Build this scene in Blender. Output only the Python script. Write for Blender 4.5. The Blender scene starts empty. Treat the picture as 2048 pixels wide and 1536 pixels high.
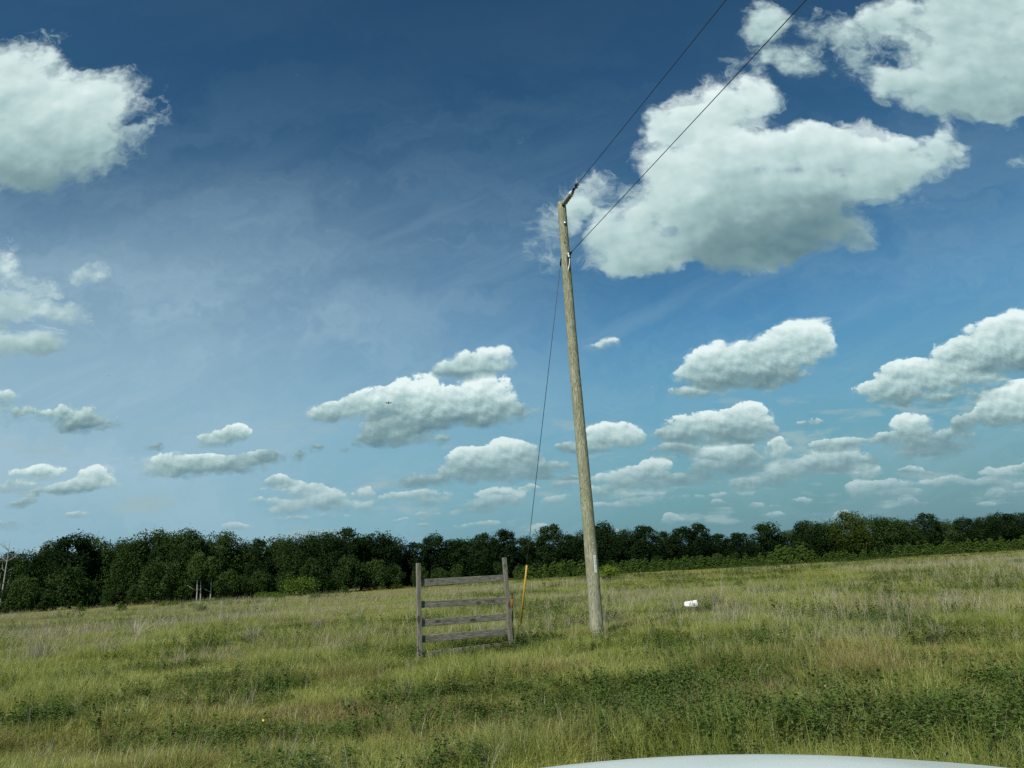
import bpy, math, random
import numpy as np
from mathutils import Matrix, Vector, noise as mnoise

S = bpy.context.scene
COL = S.collection
rad = math.radians

# ------------------------------------------------------------------ camera
F_PX = 1479.0                      # focal length in pixels of the 2048 px wide photograph
CAM_H = 1.5
PITCH, ROLL = 13.95, 3.3
cam_data = bpy.data.cameras.new('camera')
cam = bpy.data.objects.new('camera', cam_data)
COL.objects.link(cam)
cam_data.sensor_width = 36.0
cam_data.lens = 36.0 * F_PX / 2048.0
cam_data.clip_start, cam_data.clip_end = 0.05, 6000.0
CAM_R = Matrix.Rotation(rad(90 + PITCH), 3, 'X') @ Matrix.Rotation(rad(-ROLL), 3, 'Z')
cam.matrix_world = Matrix.Translation((0, 0, CAM_H)) @ CAM_R.to_4x4()
S.camera = cam

def ray(px, py):
    return (CAM_R @ Vector(((px - 1024) / F_PX, -(py - 768) / F_PX, -1.0))).normalized()

# ------------------------------------------------------------------ render / exposure
S.render.engine = 'CYCLES'
S.view_settings.view_transform = 'Standard'
S.view_settings.look = 'None'
S.view_settings.exposure = 0.0
S.view_settings.gamma = 1.0
S.view_settings.use_curve_mapping = False
S.cycles.use_denoising = False
S.cycles.max_bounces = 6
S.cycles.diffuse_bounces = 2
S.cycles.glossy_bounces = 2
S.cycles.transmission_bounces = 3
S.cycles.transparent_max_bounces = 8
S.cycles.caustics_reflective = S.cycles.caustics_refractive = False

# ------------------------------------------------------------------ sun
SUN_AZ = -150.0    # compass angle the sun stands at: 0 = straight ahead (+Y), negative = to the left
SUN_EL = 47.0
sd = Vector((math.sin(rad(SUN_AZ)) * math.cos(rad(SUN_EL)), math.cos(rad(SUN_AZ)) * math.cos(rad(SUN_EL)), math.sin(rad(SUN_EL))))
sun_data = bpy.data.lights.new('sun', 'SUN')
sun_data.energy = 5.0
sun_data.angle = rad(0.53)
sun_data.color = (1.0, 0.95, 0.86)
sun = bpy.data.objects.new('sun', sun_data)
COL.objects.link(sun)
sun.rotation_euler = (-sd).to_track_quat('-Z', 'Y').to_euler()
sun.location = sd * 60

# ------------------------------------------------------------------ world: clear sky with cumulus, all keyed to the direction in the world
W = bpy.data.worlds.new('World')
S.world = W
W.use_nodes = True
W.cycles.sampling_method = 'NONE'
NT = W.node_tree
NT.nodes.clear()

class G:
    """tiny node-graph helper"""
    def __init__(s, nt): s.nt = nt
    def put(s, sock, v):
        if isinstance(v, bpy.types.NodeSocket): s.nt.links.new(v, sock)
        else: sock.default_value = v
    def math(s, op, a, b=0.0, c=0.0, clamp=False):
        n = s.nt.nodes.new('ShaderNodeMath'); n.operation = op; n.use_clamp = clamp
        for i, v in enumerate((a, b, c)): s.put(n.inputs[i], v)
        return n.outputs[0]
    def vec(s, op, a, b=(0, 0, 0), c=(0, 0, 0)):
        n = s.nt.nodes.new('ShaderNodeVectorMath'); n.operation = op
        s.put(n.inputs[0], a); s.put(n.inputs[1], b)
        if op == 'MULTIPLY_ADD': s.put(n.inputs[2], c)
        return n.outputs['Value'] if op in ('DOT_PRODUCT', 'LENGTH') else n.outputs[0]
    def scale(s, a, f):
        n = s.nt.nodes.new('ShaderNodeVectorMath'); n.operation = 'SCALE'
        s.put(n.inputs[0], a); s.put(n.inputs['Scale'], f); return n.outputs[0]
    def sep(s, v):
        n = s.nt.nodes.new('ShaderNodeSeparateXYZ'); s.put(n.inputs[0], v); return n.outputs
    def comb(s, x, y, z):
        n = s.nt.nodes.new('ShaderNodeCombineXYZ')
        for i, v in enumerate((x, y, z)): s.put(n.inputs[i], v)
        return n.outputs[0]
    def noise(s, v, scale, detail=4, rough=.55, dim='3D', dist=0.0, color=False, lac=2.0):
        n = s.nt.nodes.new('ShaderNodeTexNoise'); n.noise_dimensions = dim
        s.put(n.inputs['Vector'], v); s.put(n.inputs['Scale'], scale); s.put(n.inputs['Detail'], detail)
        s.put(n.inputs['Roughness'], rough); s.put(n.inputs['Distortion'], dist); s.put(n.inputs['Lacunarity'], lac)
        return n.outputs['Color' if color else 0]
    def mapr(s, v, a, b, c=0.0, d=1.0, smooth=True):
        n = s.nt.nodes.new('ShaderNodeMapRange'); n.interpolation_type = 'SMOOTHSTEP' if smooth else 'LINEAR'; n.clamp = True
        for i, q in enumerate((v, a, b, c, d)): s.put(n.inputs[i], q)
        return n.outputs[0]
    def mix(s, f, a, b, blend='MIX'):
        n = s.nt.nodes.new('ShaderNodeMix'); n.data_type = 'RGBA'; n.blend_type = blend
        s.put(n.inputs[0], f); s.put(n.inputs[6], a); s.put(n.inputs[7], b)
        return n.outputs[2]
    def mixf(s, f, a, b):
        n = s.nt.nodes.new('ShaderNodeMix'); n.data_type = 'FLOAT'
        s.put(n.inputs[0], f); s.put(n.inputs[2], a); s.put(n.inputs[3], b)
        return n.outputs[0]
    def ramp(s, f, stops, interp='LINEAR'):
        n = s.nt.nodes.new('ShaderNodeValToRGB'); s.put(n.inputs[0], f)
        cr = n.color_ramp; cr.interpolation = interp
        while len(cr.elements) < len(stops): cr.elements.new(0.5)
        for e, (p, c) in zip(cr.elements, stops): e.position = p; e.color = (*c, 1)
        return n.outputs[0]

g = G(NT)
SKY_STRENGTH = 0.1
tc = NT.nodes.new('ShaderNodeTexCoord')
D = g.vec('NORMALIZE', tc.outputs['Generated'])
dx, dy, dz = g.sep(D)
sky = NT.nodes.new('ShaderNodeTexSky')
sky.sky_type = 'NISHITA'
sky.sun_disc = False
sky.sun_elevation = rad(SUN_EL)
sky.sun_rotation = rad(SUN_AZ)
sky.altitude = 60
sky.air_density, sky.dust_density, sky.ozone_density = 1.0, 0.1, 6.0
# position on the tangent plane ahead (x/y, z/y): only a way to name directions
ysafe = g.math('MAXIMUM', dy, 0.05)
U = g.math('DIVIDE', dx, ysafe)
V = g.math('DIVIDE', dz, ysafe)
UV = g.comb(U, V, 0.0)

def uv_of(px, py):
    r = ray(px, py)
    return r.x / r.y, r.z / r.y

# ---- cumulus puffs in front: centre and half-axes in photograph pixels, weight, tone (-1 grey base .. +1 lit)
PUFFS = [
 # big one on the left
 (-60,250,170,140,1,.1),(30,210,150,110,1,.5),(130,235,120,90,1,.4),(205,215,95,75,.8,.4),(80,310,140,70,.9,-.3),(150,355,70,40,.55,-.5),
 (50,105,110,45,.42,.3),(110,150,70,40,.4,.3),(255,160,80,32,.42,.3),(305,245,45,60,.40,.2),(230,300,70,40,.5,-.2),(15,350,120,40,.6,-.4),
 # small ones left
 (5,530,45,60,.8,.3),(40,590,75,45,.85,.2),(130,630,70,24,.75,.1),(172,553,45,28,.75,.2),(-30,620,90,45,.8,0),(20,690,110,32,.6,-.1),(100,690,50,20,.4,-.4),
 (140,835,62,30,.62,-.3),(30,830,55,26,.48,-.5),(0,795,42,20,.6,-.1),(240,850,35,20,.38,-.6),(160,850,60,18,.5,-.6),
 (75,945,62,18,.85,.3),(190,955,46,26,.95,.4),(165,972,80,17,.85,0),(25,972,50,15,.7,-.1),(100,985,80,12,.5,-.4),
 (440,878,52,20,.85,-.1),(472,866,28,22,.85,.2),(312,890,28,12,.48,-.8),(400,935,110,24,.75,-.3),(500,925,60,26,.7,-.4),(335,928,62,24,.75,.1),(415,925,40,20,.7,.3),(590,915,28,16,.42,-.8),(628,895,36,12,.4,-.8),(545,910,35,16,.5,-.7),(695,900,30,12,.42,-.8),
 # centre group
 (700,820,95,26,.85,0),(760,800,70,32,.9,.3),(832,788,66,42,1.1,.6),(900,815,90,38,1,.1),(962,795,72,46,1.1,.4),(980,830,70,26,.9,-.3),(870,835,130,26,.9,-.5),(790,862,85,30,.8,-.4),(770,882,70,16,.65,-.5),(1042,825,45,20,.42,-.5),(872,878,40,20,.42,-.7),(660,822,45,20,.6,-.1),
 (900,733,44,22,.65,0),(926,716,24,22,.75,.3),(990,718,46,30,.9,.4),(950,742,80,18,.7,-.2),
 (938,915,48,24,.9,.3),(1008,903,52,30,1,.5),(975,930,92,18,.85,-.1),(900,952,110,26,.6,-.5),(1010,950,95,22,.65,-.5),(1092,938,62,26,.5,-.6),(830,965,60,14,.5,-.6),(1060,905,30,24,.6,-.2),
 (600,978,52,18,.8,.2),(645,998,62,22,.8,.2),(600,1012,70,18,.75,0),(700,1012,62,14,.65,0),(726,985,26,16,.7,.2),(840,993,82,14,.8,.1),(1005,990,62,20,.9,.3),(980,1012,85,16,.65,-.3),(955,1052,62,9,.5,0),(535,1000,40,10,.5,0),(905,1030,90,9,.4,-.3),(640,1035,90,9,.45,-.2),(520,980,30,8,.4,0),
 # right of the pole, low
 (1222,872,64,28,.95,.3),(1180,892,66,17,.75,-.3),(1262,884,36,20,.75,0),(1130,895,35,12,.45,-.5),
 (1425,848,105,28,1,.2),(1500,835,50,32,.95,.4),(1390,866,92,20,.9,-.2),(1490,862,70,22,.8,-.3),(1340,872,38,13,.6,-.3),(1450,880,90,10,.6,-.6),
 (1604,664,64,34,1.1,.7),(1575,695,95,42,1,.3),(1440,720,76,40,1.1,.4),(1410,750,66,26,.9,0),(1510,735,115,42,1,.0),(1500,760,120,20,.8,-.6),(1425,782,70,16,.55,-.2),(1530,778,30,14,.5,-.2),(1645,690,36,30,.85,.3),(1370,790,40,16,.4,-.2),
 (2005,690,110,50,1.1,.2),(2065,655,80,40,1,.6),(1930,715,80,40,1,.2),(2040,725,110,30,.9,-.5),(1850,752,110,32,1,.3),(1775,782,90,22,.95,.1),(1935,765,92,20,.9,0),(1825,800,90,18,.6,-.6),(1812,738,44,24,.75,.5),(1950,790,60,14,.5,-.6),
 (2012,812,58,34,1,.4),(2060,795,60,36,1,.4),(1965,838,44,22,.75,-.2),(2030,842,70,18,.85,-.5),
 (1822,848,46,26,1,.4),(1795,882,62,20,.8,-.3),(1890,880,75,28,.65,-.6),(1922,845,28,22,.6,-.4),(1860,905,120,18,.5,-.7),
 (1680,888,66,16,.9,-.2),(1665,914,72,22,1,.2),(1690,928,70,14,.8,-.6),
 (1440,912,64,28,1,.3),(1350,903,62,18,.7,-.5),(1492,916,54,32,.85,-.4),(1440,938,80,18,.7,-.6),
 (1566,900,34,26,.8,.1),(1575,938,55,22,.85,.2),(1530,962,90,18,.75,-.4),(1620,935,45,22,.7,-.5),
 (1312,934,36,18,.95,.5),(1255,953,70,20,.85,.2),(1310,966,95,18,.7,-.5),(1290,990,75,15,.8,.2),(1200,985,60,16,.6,-.2),(1390,960,60,16,.5,-.6),(1230,1010,90,9,.5,-.2),
 (1722,942,44,16,.95,.4),(1718,975,32,18,.95,.3),(1782,970,52,17,.85,.1),(1790,988,85,11,.65,-.4),(1892,963,50,12,.75,.1),(2012,943,52,14,.85,.3),(1985,965,70,12,.7,-.1),(2010,985,80,13,.65,-.1),(1520,1013,26,9,.7,.2),(1602,1000,32,9,.6,.1),(1550,1028,30,8,.6,.2),(1470,990,50,10,.5,-.1),(1660,940,40,14,.5,-.5),(1120,1000,60,12,.55,-.1),(1130,970,50,14,.5,-.4),
 (1222,685,30,16,.5,.1),(1185,695,30,12,.38,0),(1622,845,34,12,.48,-.3),
 # big central one
 (1190,388,70,48,.72,.3),(1100,440,58,34,.58,.1),(1085,505,44,48,.56,.1),(1150,410,40,30,.5,.2),(1160,480,50,50,.30,.0),
 (1440,205,95,62,.95,.6),(1350,242,80,42,.75,.4),(1510,195,62,52,.8,.5),(1420,320,150,105,1,.5),(1560,325,150,80,1,.4),(1700,320,140,75,1,.4),(1735,285,80,50,.8,.6),(1660,290,50,34,.5,.6),(1850,310,80,48,.8,.2),(1898,285,42,48,.6,.3),(1400,430,180,90,1,.05),(1300,475,130,70,1,.3),(1230,500,80,52,.75,.1),(1550,430,190,80,1,-.55),(1480,490,150,50,.9,-1),(1620,450,110,60,.8,-.9),(1690,470,75,34,.6,-.2),(1500,528,90,26,.75,-.2),(1290,530,80,32,.7,0),(1820,380,60,48,.42,-.2),(1640,360,170,70,.9,-.15),(1360,370,90,70,.9,.5),
 (1420,500,70,50,.5,-.6),(1580,500,60,30,.5,-.5),
 # top right
 (1855,55,120,68,1,.3),(1960,120,150,110,1.1,.2),(2060,60,150,130,1.1,.3),(1840,170,105,58,.95,.2),(1950,200,130,42,.9,-.2),(1780,30,65,42,.85,.3),(2060,160,110,60,.9,-.2),(1960,20,130,60,.8,.0),
 (1600,62,115,48,.42,.1),(1592,120,56,38,.66,.1),(1520,40,56,42,.48,.2),(1680,105,80,60,.42,.1),(1500,120,60,26,.38,.1),(1720,70,60,60,.42,.1),(2030,325,34,20,.42,0),(2010,235,60,26,.36,0),
]
HAZE_C = (0.30, 0.47, 0.53)
puffs = []
for (px, py, rx, ry, w, tone) in PUFFS:
    u, v = uv_of(px, py)
    ux, vx = uv_of(px + 5, py); uy, vy = uv_of(px, py - 5)
    k_ = 1.17 if v > .36 else 1.16
    puffs.append((u, v, rx * abs(ux - u) / 5 * k_, ry * abs(vy - v) / 5 * k_, w, tone))
rgp = random.Random(12)
for i in range(46):                                  # more far cloudlets in rows above the horizon
    u, v = rgp.uniform(-.75, .78), .035 + .105 * rgp.random() ** 1.2
    if u < 0 and rgp.random() < .45: continue
    r_ = rgp.uniform(.012, .034)
    puffs.append((u, v, r_, r_ * rgp.uniform(.2, .34), rgp.uniform(.5, .85), rgp.uniform(-.7, .2)))
    if rgp.random() < .5: puffs.append((u + r_ * rgp.uniform(-.4, .5), v + r_ * .2, r_ * .5, r_ * .3, .7, .3))

# noise shared by all of them: small lumps for the far low clouds, large ones for the near high clouds
hi = g.mapr(V, 0.24, 0.40)
vT = g.vec('MULTIPLY', UV, (1, 1.25, 1))
def lumps(off, da, db):
    p = vT if off is None else g.vec('ADD', vT, off)
    a = g.noise(p, 33.0, da, .60)
    b = g.noise(g.vec('ADD', p, (3.1, 7.7, 0)), 9.5, db, .60)
    return g.mixf(hi, a, b)
warp_c = g.vec('SUBTRACT', g.noise(UV, 16.0, 3, .6, color=True), (.5, .5, .5))
warp_s = g.mixf(hi, 0.022, 0.07)
n0 = lumps(None, 6, 8)
nl_off = g.comb(g.mixf(hi, -0.003, -0.010), g.mixf(hi, 0.008, 0.020), 0.0)
relief = g.math('SUBTRACT', lumps(None, 4, 3.5), lumps(nl_off, 4, 3.5))
UVw = g.vec('MULTIPLY_ADD', warp_c, g.comb(warp_s, g.math('MULTIPLY', warp_s, 0.7), 0.0), UV)
nn = g.math('SUBTRACT', n0, 0.5)
wn = g.math('SUBTRACT', g.noise(g.vec('MULTIPLY_ADD', warp_c, (.10, .10, 0), vT), g.mixf(hi, 34.0, 17.0), 7, .66), 0.53)

# thin high cirrus: streaky veil, stronger to the left and low down
veil_p = g.vec('MULTIPLY', g.vec('MULTIPLY_ADD', warp_c, (.25, .1, 0), UV), (1.5, 4.2, 1))
v1 = g.noise(veil_p, 1.35, 7, .60, dist=.5)
veil = g.mapr(v1, 0.37, 0.78)
vs_ = g.comb(g.vec('DOT_PRODUCT', UV, (.92, .36, 0)), g.vec('DOT_PRODUCT', UV, (-2.6, 6.6, 0)), 4.0)
v2 = g.mapr(g.noise(g.vec('MULTIPLY_ADD', warp_c, (.12, .12, 0), vs_), 1.7, 5, .58), 0.45, 0.80)
veil = g.math('MAXIMUM', veil, g.math('MULTIPLY', v2, g.mapr(V, 0.75, 0.45, 0.25, 0.8)))
vl = g.mapr(U, -0.75, 0.35, 1.0, 0.75)
vv = g.mapr(V, 0.85, 0.20, 0.06, 1.0)
milky = g.math('MULTIPLY', g.mapr(U, 0.22, -0.55), g.mapr(V, 0.70, 0.30))
milky = g.math('MULTIPLY', milky, g.mapr(V, 0.02, 0.2, 0.35, 1.0))
front = g.mapr(dy, 0.15, 0.45)
veil_a = g.math('MULTIPLY_ADD', g.math('MULTIPLY', veil, g.math('MULTIPLY', vl, vv)), 0.55, g.math('MULTIPLY', milky, 0.60))
veil_a = g.math('MULTIPLY', veil_a, g.mixf(front, 0.5, 1.0))
# rows of far cloudlets just above the horizon
fcl = g.noise(g.vec('MULTIPLY_ADD', warp_c, (.04, .012, 0), g.vec('MULTIPLY', UV, (1, 3.6, 1))), 8.5, 7, .60)
fc_a = g.math('MULTIPLY', g.mapr(fcl, 0.53, 0.66), g.math('MULTIPLY', g.mapr(V, 0.015, 0.05), g.mapr(V, 0.27, 0.15)))
fc_a = g.math('MULTIPLY', fc_a, g.math('MULTIPLY', front, 0.75))
# light haze band at the horizon
hz_t = g.mapr(dz, 0.0, 0.30, 0.0, 1.0, False)
hz = g.math('SUBTRACT', 1.0, g.math('POWER', hz_t, 1.7))
hz_c = g.mix(g.mapr(dx, -0.45, 0.45), (0.165, 0.355, 0.455, 1), (0.130, 0.265, 0.315, 1))
gm = NT.nodes.new('ShaderNodeGamma'); g.put(gm.inputs[0], g.scale(sky.outputs[0], SKY_STRENGTH)); gm.inputs[1].default_value = 1.5
# deep, slightly green blue: the glass of the car and the phone's contrast
sky_lin = g.mix(1.0, gm.outputs[0], (1.38, 1.80, 1.27, 1), 'MULTIPLY')
sky_c = g.mix(hz, sky_lin, hz_c)
sky_c = g.mix(veil_a, sky_c, (0.36, 0.53, 0.63, 1))
sky_c = g.mix(fc_a, sky_c, (0.33, 0.475, 0.50, 1))

def cloud_shader(g, nn, relief, hi, V, sky_c, wn, acc, tone):
    """field -> colour of cloud over sky"""
    ax, ay, F = g.sep(acc)
    # coverage
    E = g.math('SUBTRACT', 1.0, g.math('EXPONENT', g.math('MULTIPLY', F, -1.25)))
    d = g.math('MULTIPLY_ADD', nn, g.mixf(hi, 1.6, 1.95), g.math('SUBTRACT', E, g.mixf(hi, 0.27, 0.36)))
    Fs = g.math('MAXIMUM', F, 0.05)
    h = g.math('DIVIDE', ay, Fs)
    a = g.mapr(d, 0.0, g.mixf(hi, g.mapr(h, -0.45, 0.35, 0.55, 0.14), 0.42))
    # torn, half transparent shreds round the solid part
    wd = g.math('MULTIPLY_ADD', wn, g.mixf(hi, 1.9, 2.4), g.math('SUBTRACT', E, 0.18))
    aw = g.math('MULTIPLY', g.mapr(wd, 0.0, 0.60), g.mixf(hi, 0.55, 0.68))
    aw = g.math('MULTIPLY', aw, g.mapr(F, 0.0, 0.10))
    a = g.math('MAXIMUM', a, aw)
    t = g.math('DIVIDE', tone, Fs)
    l = g.math('MULTIPLY_ADD', t, 0.95, g.math('MULTIPLY', h, g.mixf(hi, 0.85, 0.42)))
    l = g.math('ADD', g.math('MULTIPLY_ADD', relief, g.mixf(hi, 2.1, 1.5), l), 0.09)
    # thin rims let light through
    rim = g.mapr(d, 0.05, 0.7, g.mixf(hi, 0.12, 0.25), g.mixf(hi, -0.10, 0.0))
    l = g.math('ADD', l, rim)
    c = g.ramp(g.mapr(l, -0.9, 1.05, 0, 1, False), [(0.0, (.118, .222, .258)), (.30, (.21, .335, .355)), (.52, (.36, .52, .525)), (.76, (.58, .74, .73)), (1.0, (.82, .95, .935))])
    far = g.mapr(V, 0.02, 0.24, 0.58, 0.0)
    c = g.mix(far, c, (0.22, 0.36, 0.41, 1))
    a2 = g.math('MULTIPLY', a, g.mapr(V, 0.0, 0.16, 0.50, 0.97))
    return g.mix(a2, sky_c, c)

def bg(color, g=g):
    n = g.nt.nodes.new('ShaderNodeBackground')
    g.put(n.inputs[0], color); n.inputs[1].default_value = 1.0
    return n.outputs[0]

def tile(lo, hi_):
    """one patch of sky: only the puffs that reach into it, in a node group of its own"""
    m = 0.06
    mine = [p for p in puffs if not (p[0] + p[2] + m < lo[0] or p[0] - p[2] - m > hi_[0] or p[1] + p[3] + m < lo[1] or p[1] - p[3] - m > hi_[1])]
    if not mine: return bg(sky_c)
    gt = bpy.data.node_groups.new('cloud_patch', 'ShaderNodeTree')
    for nm, ty in (('UVw', 'NodeSocketVector'), ('nn', 'NodeSocketFloat'), ('relief', 'NodeSocketFloat'), ('hi', 'NodeSocketFloat'), ('V', 'NodeSocketFloat'), ('sky', 'NodeSocketColor'), ('wn', 'NodeSocketFloat')):
        gt.interface.new_socket(nm, in_out='INPUT', socket_type=ty)
    gt.interface.new_socket('Shader', in_out='OUTPUT', socket_type='NodeSocketShader')
    k = G(gt)
    eps = 1e-5 * len(bpy.data.node_groups)     # keeps equal puffs of two patches from being merged into one evaluation
    gi = gt.nodes.new('NodeGroupInput').outputs
    acc = None; tone = None
    for (u, v, ru, rv, w, tn) in mine:
        loc = k.vec('MULTIPLY_ADD', gi[0], (1 / ru, 1 / rv, 0), (-u / ru + eps, -v / rv, 1.0))
        q = k.math('MULTIPLY_ADD', k.vec('DOT_PRODUCT', loc, loc), -w, 2 * w)
        q = k.math('MAXIMUM', q, 0.0)
        lq = k.scale(loc, q)
        acc = lq if acc is None else k.vec('ADD', acc, lq)
        tone = k.math('MULTIPLY_ADD', q, tn, tone if tone is not None else 0.0)
    sh = bg(cloud_shader(k, gi[1], gi[2], gi[3], gi[4], gi[5], gi[6], acc, tone), k)
    go = gt.nodes.new('NodeGroupOutput')
    gt.links.new(sh, go.inputs[0])
    n = NT.nodes.new('ShaderNodeGroup'); n.node_tree = gt
    for i, v in enumerate((UVw, nn, relief, hi, V, sky_c, wn)): NT.links.new(v, n.inputs[i])
    return n.outputs[0]

def mixs(fac, a, b):
    n = NT.nodes.new('ShaderNodeMixShader'); g.put(n.inputs[0], fac)
    NT.links.new(a, n.inputs[1]); NT.links.new(b, n.inputs[2]); return n.outputs[0]

ucuts = [-1.0, -0.42, -0.1, 0.1, 0.32, 0.52, 1.0]
vcuts = [0.0, 0.165, 0.33, 1.0]
rows = []
for j in range(len(vcuts) - 1):
    r = None
    for i in range(len(ucuts) - 1):
        t = tile((ucuts[i], vcuts[j]), (ucuts[i + 1], vcuts[j + 1]))
        r = t if r is None else mixs(g.math('GREATER_THAN', U, ucuts[i]), r, t)
    rows.append(r)
front_sh = rows[0]
for j in range(1, len(rows)):
    front_sh = mixs(g.math('GREATER_THAN', V, vcuts[j]), front_sh, rows[j])

# ---- the same broken cumulus goes on round the rest of the sky
zc = g.math('ADD', g.math('MAXIMUM', dz, 0.0), 0.14)
P2 = g.comb(g.math('DIVIDE', dx, zc), g.math('DIVIDE', dy, zc), 0.0)
c1 = g.noise(P2, 0.75, 7, .6)
c2 = g.noise(g.vec('ADD', P2, (-.10, -.07, 0)), 0.75, 7, .6)
d2 = g.math('SUBTRACT', c1, 0.56)
a3 = g.mapr(d2, 0.0, 0.10)
l2 = g.math('MULTIPLY_ADD', g.math('SUBTRACT', c1, c2), 4.0, 0.55)
cc = g.ramp(l2, [(0.0, (.16, .26, .29)), (.5, (.36, .52, .525)), (1.0, (.70, .83, .82))])
out_front = g.math('MAXIMUM', g.math('GREATER_THAN', g.math('ABSOLUTE', U), 0.86), g.math('MAXIMUM', g.math('GREATER_THAN', V, 1.0), g.math('LESS_THAN', dy, 0.1)))
edge = g.math('MAXIMUM', g.mapr(g.math('ABSOLUTE', U), 0.86, 1.1), g.math('MAXIMUM', g.mapr(V, 1.0, 1.2), g.mapr(dy, 0.12, 0.0)))
a3 = g.math('MULTIPLY', g.math('MULTIPLY', a3, edge), 0.95)
rest_sh = bg(g.mix(a3, sky_c, cc))
full = mixs(out_front, front_sh, rest_sh)
ground_sh = bg((0.10, 0.13, 0.06, 1))
full = mixs(g.math('LESS_THAN', dz, -0.002), full, ground_sh)
wo = NT.nodes.new('ShaderNodeOutputWorld')
NT.links.new(full, wo.inputs['Surface'])

# ================================================================== helpers
RNG = np.random.default_rng(7)
random.seed(7)

def tag(o, label=None, cat=None, group=None, kind=None):
    if label: o['label'] = label
    if cat: o['category'] = cat
    if group: o['group'] = group
    if kind: o['kind'] = kind
    return o

def mesh_obj(name, verts, faces, mat=None, parent=None, smooth=False, link=True):
    me = bpy.data.meshes.new(name)
    me.from_pydata([tuple(v) for v in verts], [], [tuple(f) for f in faces])
    if mat: me.materials.append(mat)
    if smooth: me.shade_smooth()
    me.update()
    o = bpy.data.objects.new(name, me)
    if link: COL.objects.link(o)
    if parent: o.parent = parent
    return o

def empty(name, loc=(0, 0, 0), rz=0.0):
    o = bpy.data.objects.new(name, None)
    o.empty_display_size = 0.2
    o.location = loc; o.rotation_euler = (0, 0, rz)
    COL.objects.link(o)
    return o

def copy_tree(o, parent=None):
    c = o.copy(); COL.objects.link(c); c.parent = parent
    for ch in list(o.children): copy_tree(ch, c)
    return c

class MB:
    def __init__(s): s.v = []; s.f = []
    def add(s, v, f):
        k = len(s.v); s.v += [tuple(p) for p in v]; s.f += [tuple(i + k for i in q) for q in f]
    def box(s, c, h, rot=None, bev=0.0):
        """box of half sizes h, with chamfered long edges when bev > 0 (section in x,z... z long)"""
        x, y, z = h
        if bev:
            sec = [(x - bev, -y), (x, -y + bev), (x, y - bev), (x - bev, y), (-x + bev, y), (-x, y - bev), (-x, -y + bev), (-x + bev, -y)]
        else: sec = [(x, -y), (x, y), (-x, y), (-x, -y)]
        n = len(sec)
        vs = [Vector((a, b, -z)) for a, b in sec] + [Vector((a, b, z)) for a, b in sec]
        fs = [(i, (i + 1) % n, n + (i + 1) % n, n + i) for i in range(n)] + [tuple(range(n - 1, -1, -1)), tuple(range(n, 2 * n))]
        if rot is not None: vs = [rot @ v for v in vs]
        s.add([v + Vector(c) for v in vs], fs)
    def tube(s, pts, radii, n=8, caps=True):
        pts = [Vector(p) for p in pts]
        k = len(s.v); m = len(pts)
        up = Vector((0, 0, 1))
        for i, p in enumerate(pts):
            t = (pts[min(i + 1, m - 1)] - pts[max(i - 1, 0)]).normalized()
            a = t.cross(up) if abs(t.z) < .95 else t.cross(Vector((1, 0, 0)))
            a.normalize(); b = t.cross(a)
            r = radii[i] if hasattr(radii, '__len__') else radii
            for j in range(n):
                w = 2 * math.pi * j / n
                s.v.append(tuple(p + a * (r * math.cos(w)) + b * (r * math.sin(w))))
        for i in range(m - 1):
            for j in range(n):
                s.f.append((k + i * n + j, k + i * n + (j + 1) % n, k + (i + 1) * n + (j + 1) % n, k + (i + 1) * n + j))
        if caps:
            s.f.append(tuple(k + j for j in range(n - 1, -1, -1)))
            s.f.append(tuple(k + (m - 1) * n + j for j in range(n)))
    def obj(s, name, mat, parent=None, smooth=False, link=True):
        return mesh_obj(name, s.v, s.f, mat, parent, smooth, link)

def new_mat(name):
    m = bpy.data.materials.new(name); m.use_nodes = True
    nt = m.node_tree
    return m, G(nt), nt.nodes['Principled BSDF'], nt.nodes['Material Output']

def simple_mat(name, col, rough=.6, metal=0.0, var=.12, scale=12.0):
    m, k, b, o = new_mat(name)
    tc = m.node_tree.nodes.new('ShaderNodeTexCoord')
    n = k.noise(tc.outputs['Object'], scale, 5, .6)
    k.put(b.inputs['Base Color'], k.mix(n, tuple(c * (1 - var) for c in col) + (1,), tuple(min(1, c * (1 + var)) for c in col) + (1,)))
    b.inputs['Roughness'].default_value = rough; b.inputs['Metallic'].default_value = metal
    return m

# value noise on arrays
_perm = np.random.default_rng(3).random((256, 256))
def vnoise(x, y, seed=0):
    x = np.asarray(x, float) + seed * 17.31; y = np.asarray(y, float) + seed * 9.77
    xi = np.floor(x).astype(int); yi = np.floor(y).astype(int)
    fx = x - xi; fy = y - yi; fx = fx * fx * (3 - 2 * fx); fy = fy * fy * (3 - 2 * fy)
    p = lambda a, b: _perm[a & 255, b & 255]
    return (p(xi, yi) * (1 - fx) + p(xi + 1, yi) * fx) * (1 - fy) + (p(xi, yi + 1) * (1 - fx) + p(xi + 1, yi + 1) * fx) * fy
def fbm(x, y, sc, oct=4, seed=0):
    t = 0; a = 1; n = 0
    for i in range(oct):
        t = t + a * vnoise(np.asarray(x) * sc, np.asarray(y) * sc, seed + i); n += a; a *= .5; sc *= 2.03
    return t / n

# ================================================================== terrain
def hgt(x, y):
    x = np.asarray(x, float); y = np.asarray(y, float)
    far = np.maximum(0, y - 12)
    h = -0.0105 * far * (far / (far + 8))
    h = h - .0055 * np.clip(-x - 8, 0, 170) * np.clip((y - 15) / 100, 0, 1)
    d = np.hypot(x, y)
    w = np.clip((d - 3) / 6, 0, 1)
    h = h + w * 0.16 * (fbm(x, y, 0.16, 3, 5) - .5) + np.clip((d - 12) / 30, 0, 1) * 0.55 * (fbm(x, y, 0.035, 2, 9) - .5)
    h = h - 0.10 * np.exp(-((y - 8.0 - .02 * x) / 0.9) ** 2) * w
    return h
def hz1(x, y): return float(hgt(x, y))

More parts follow.
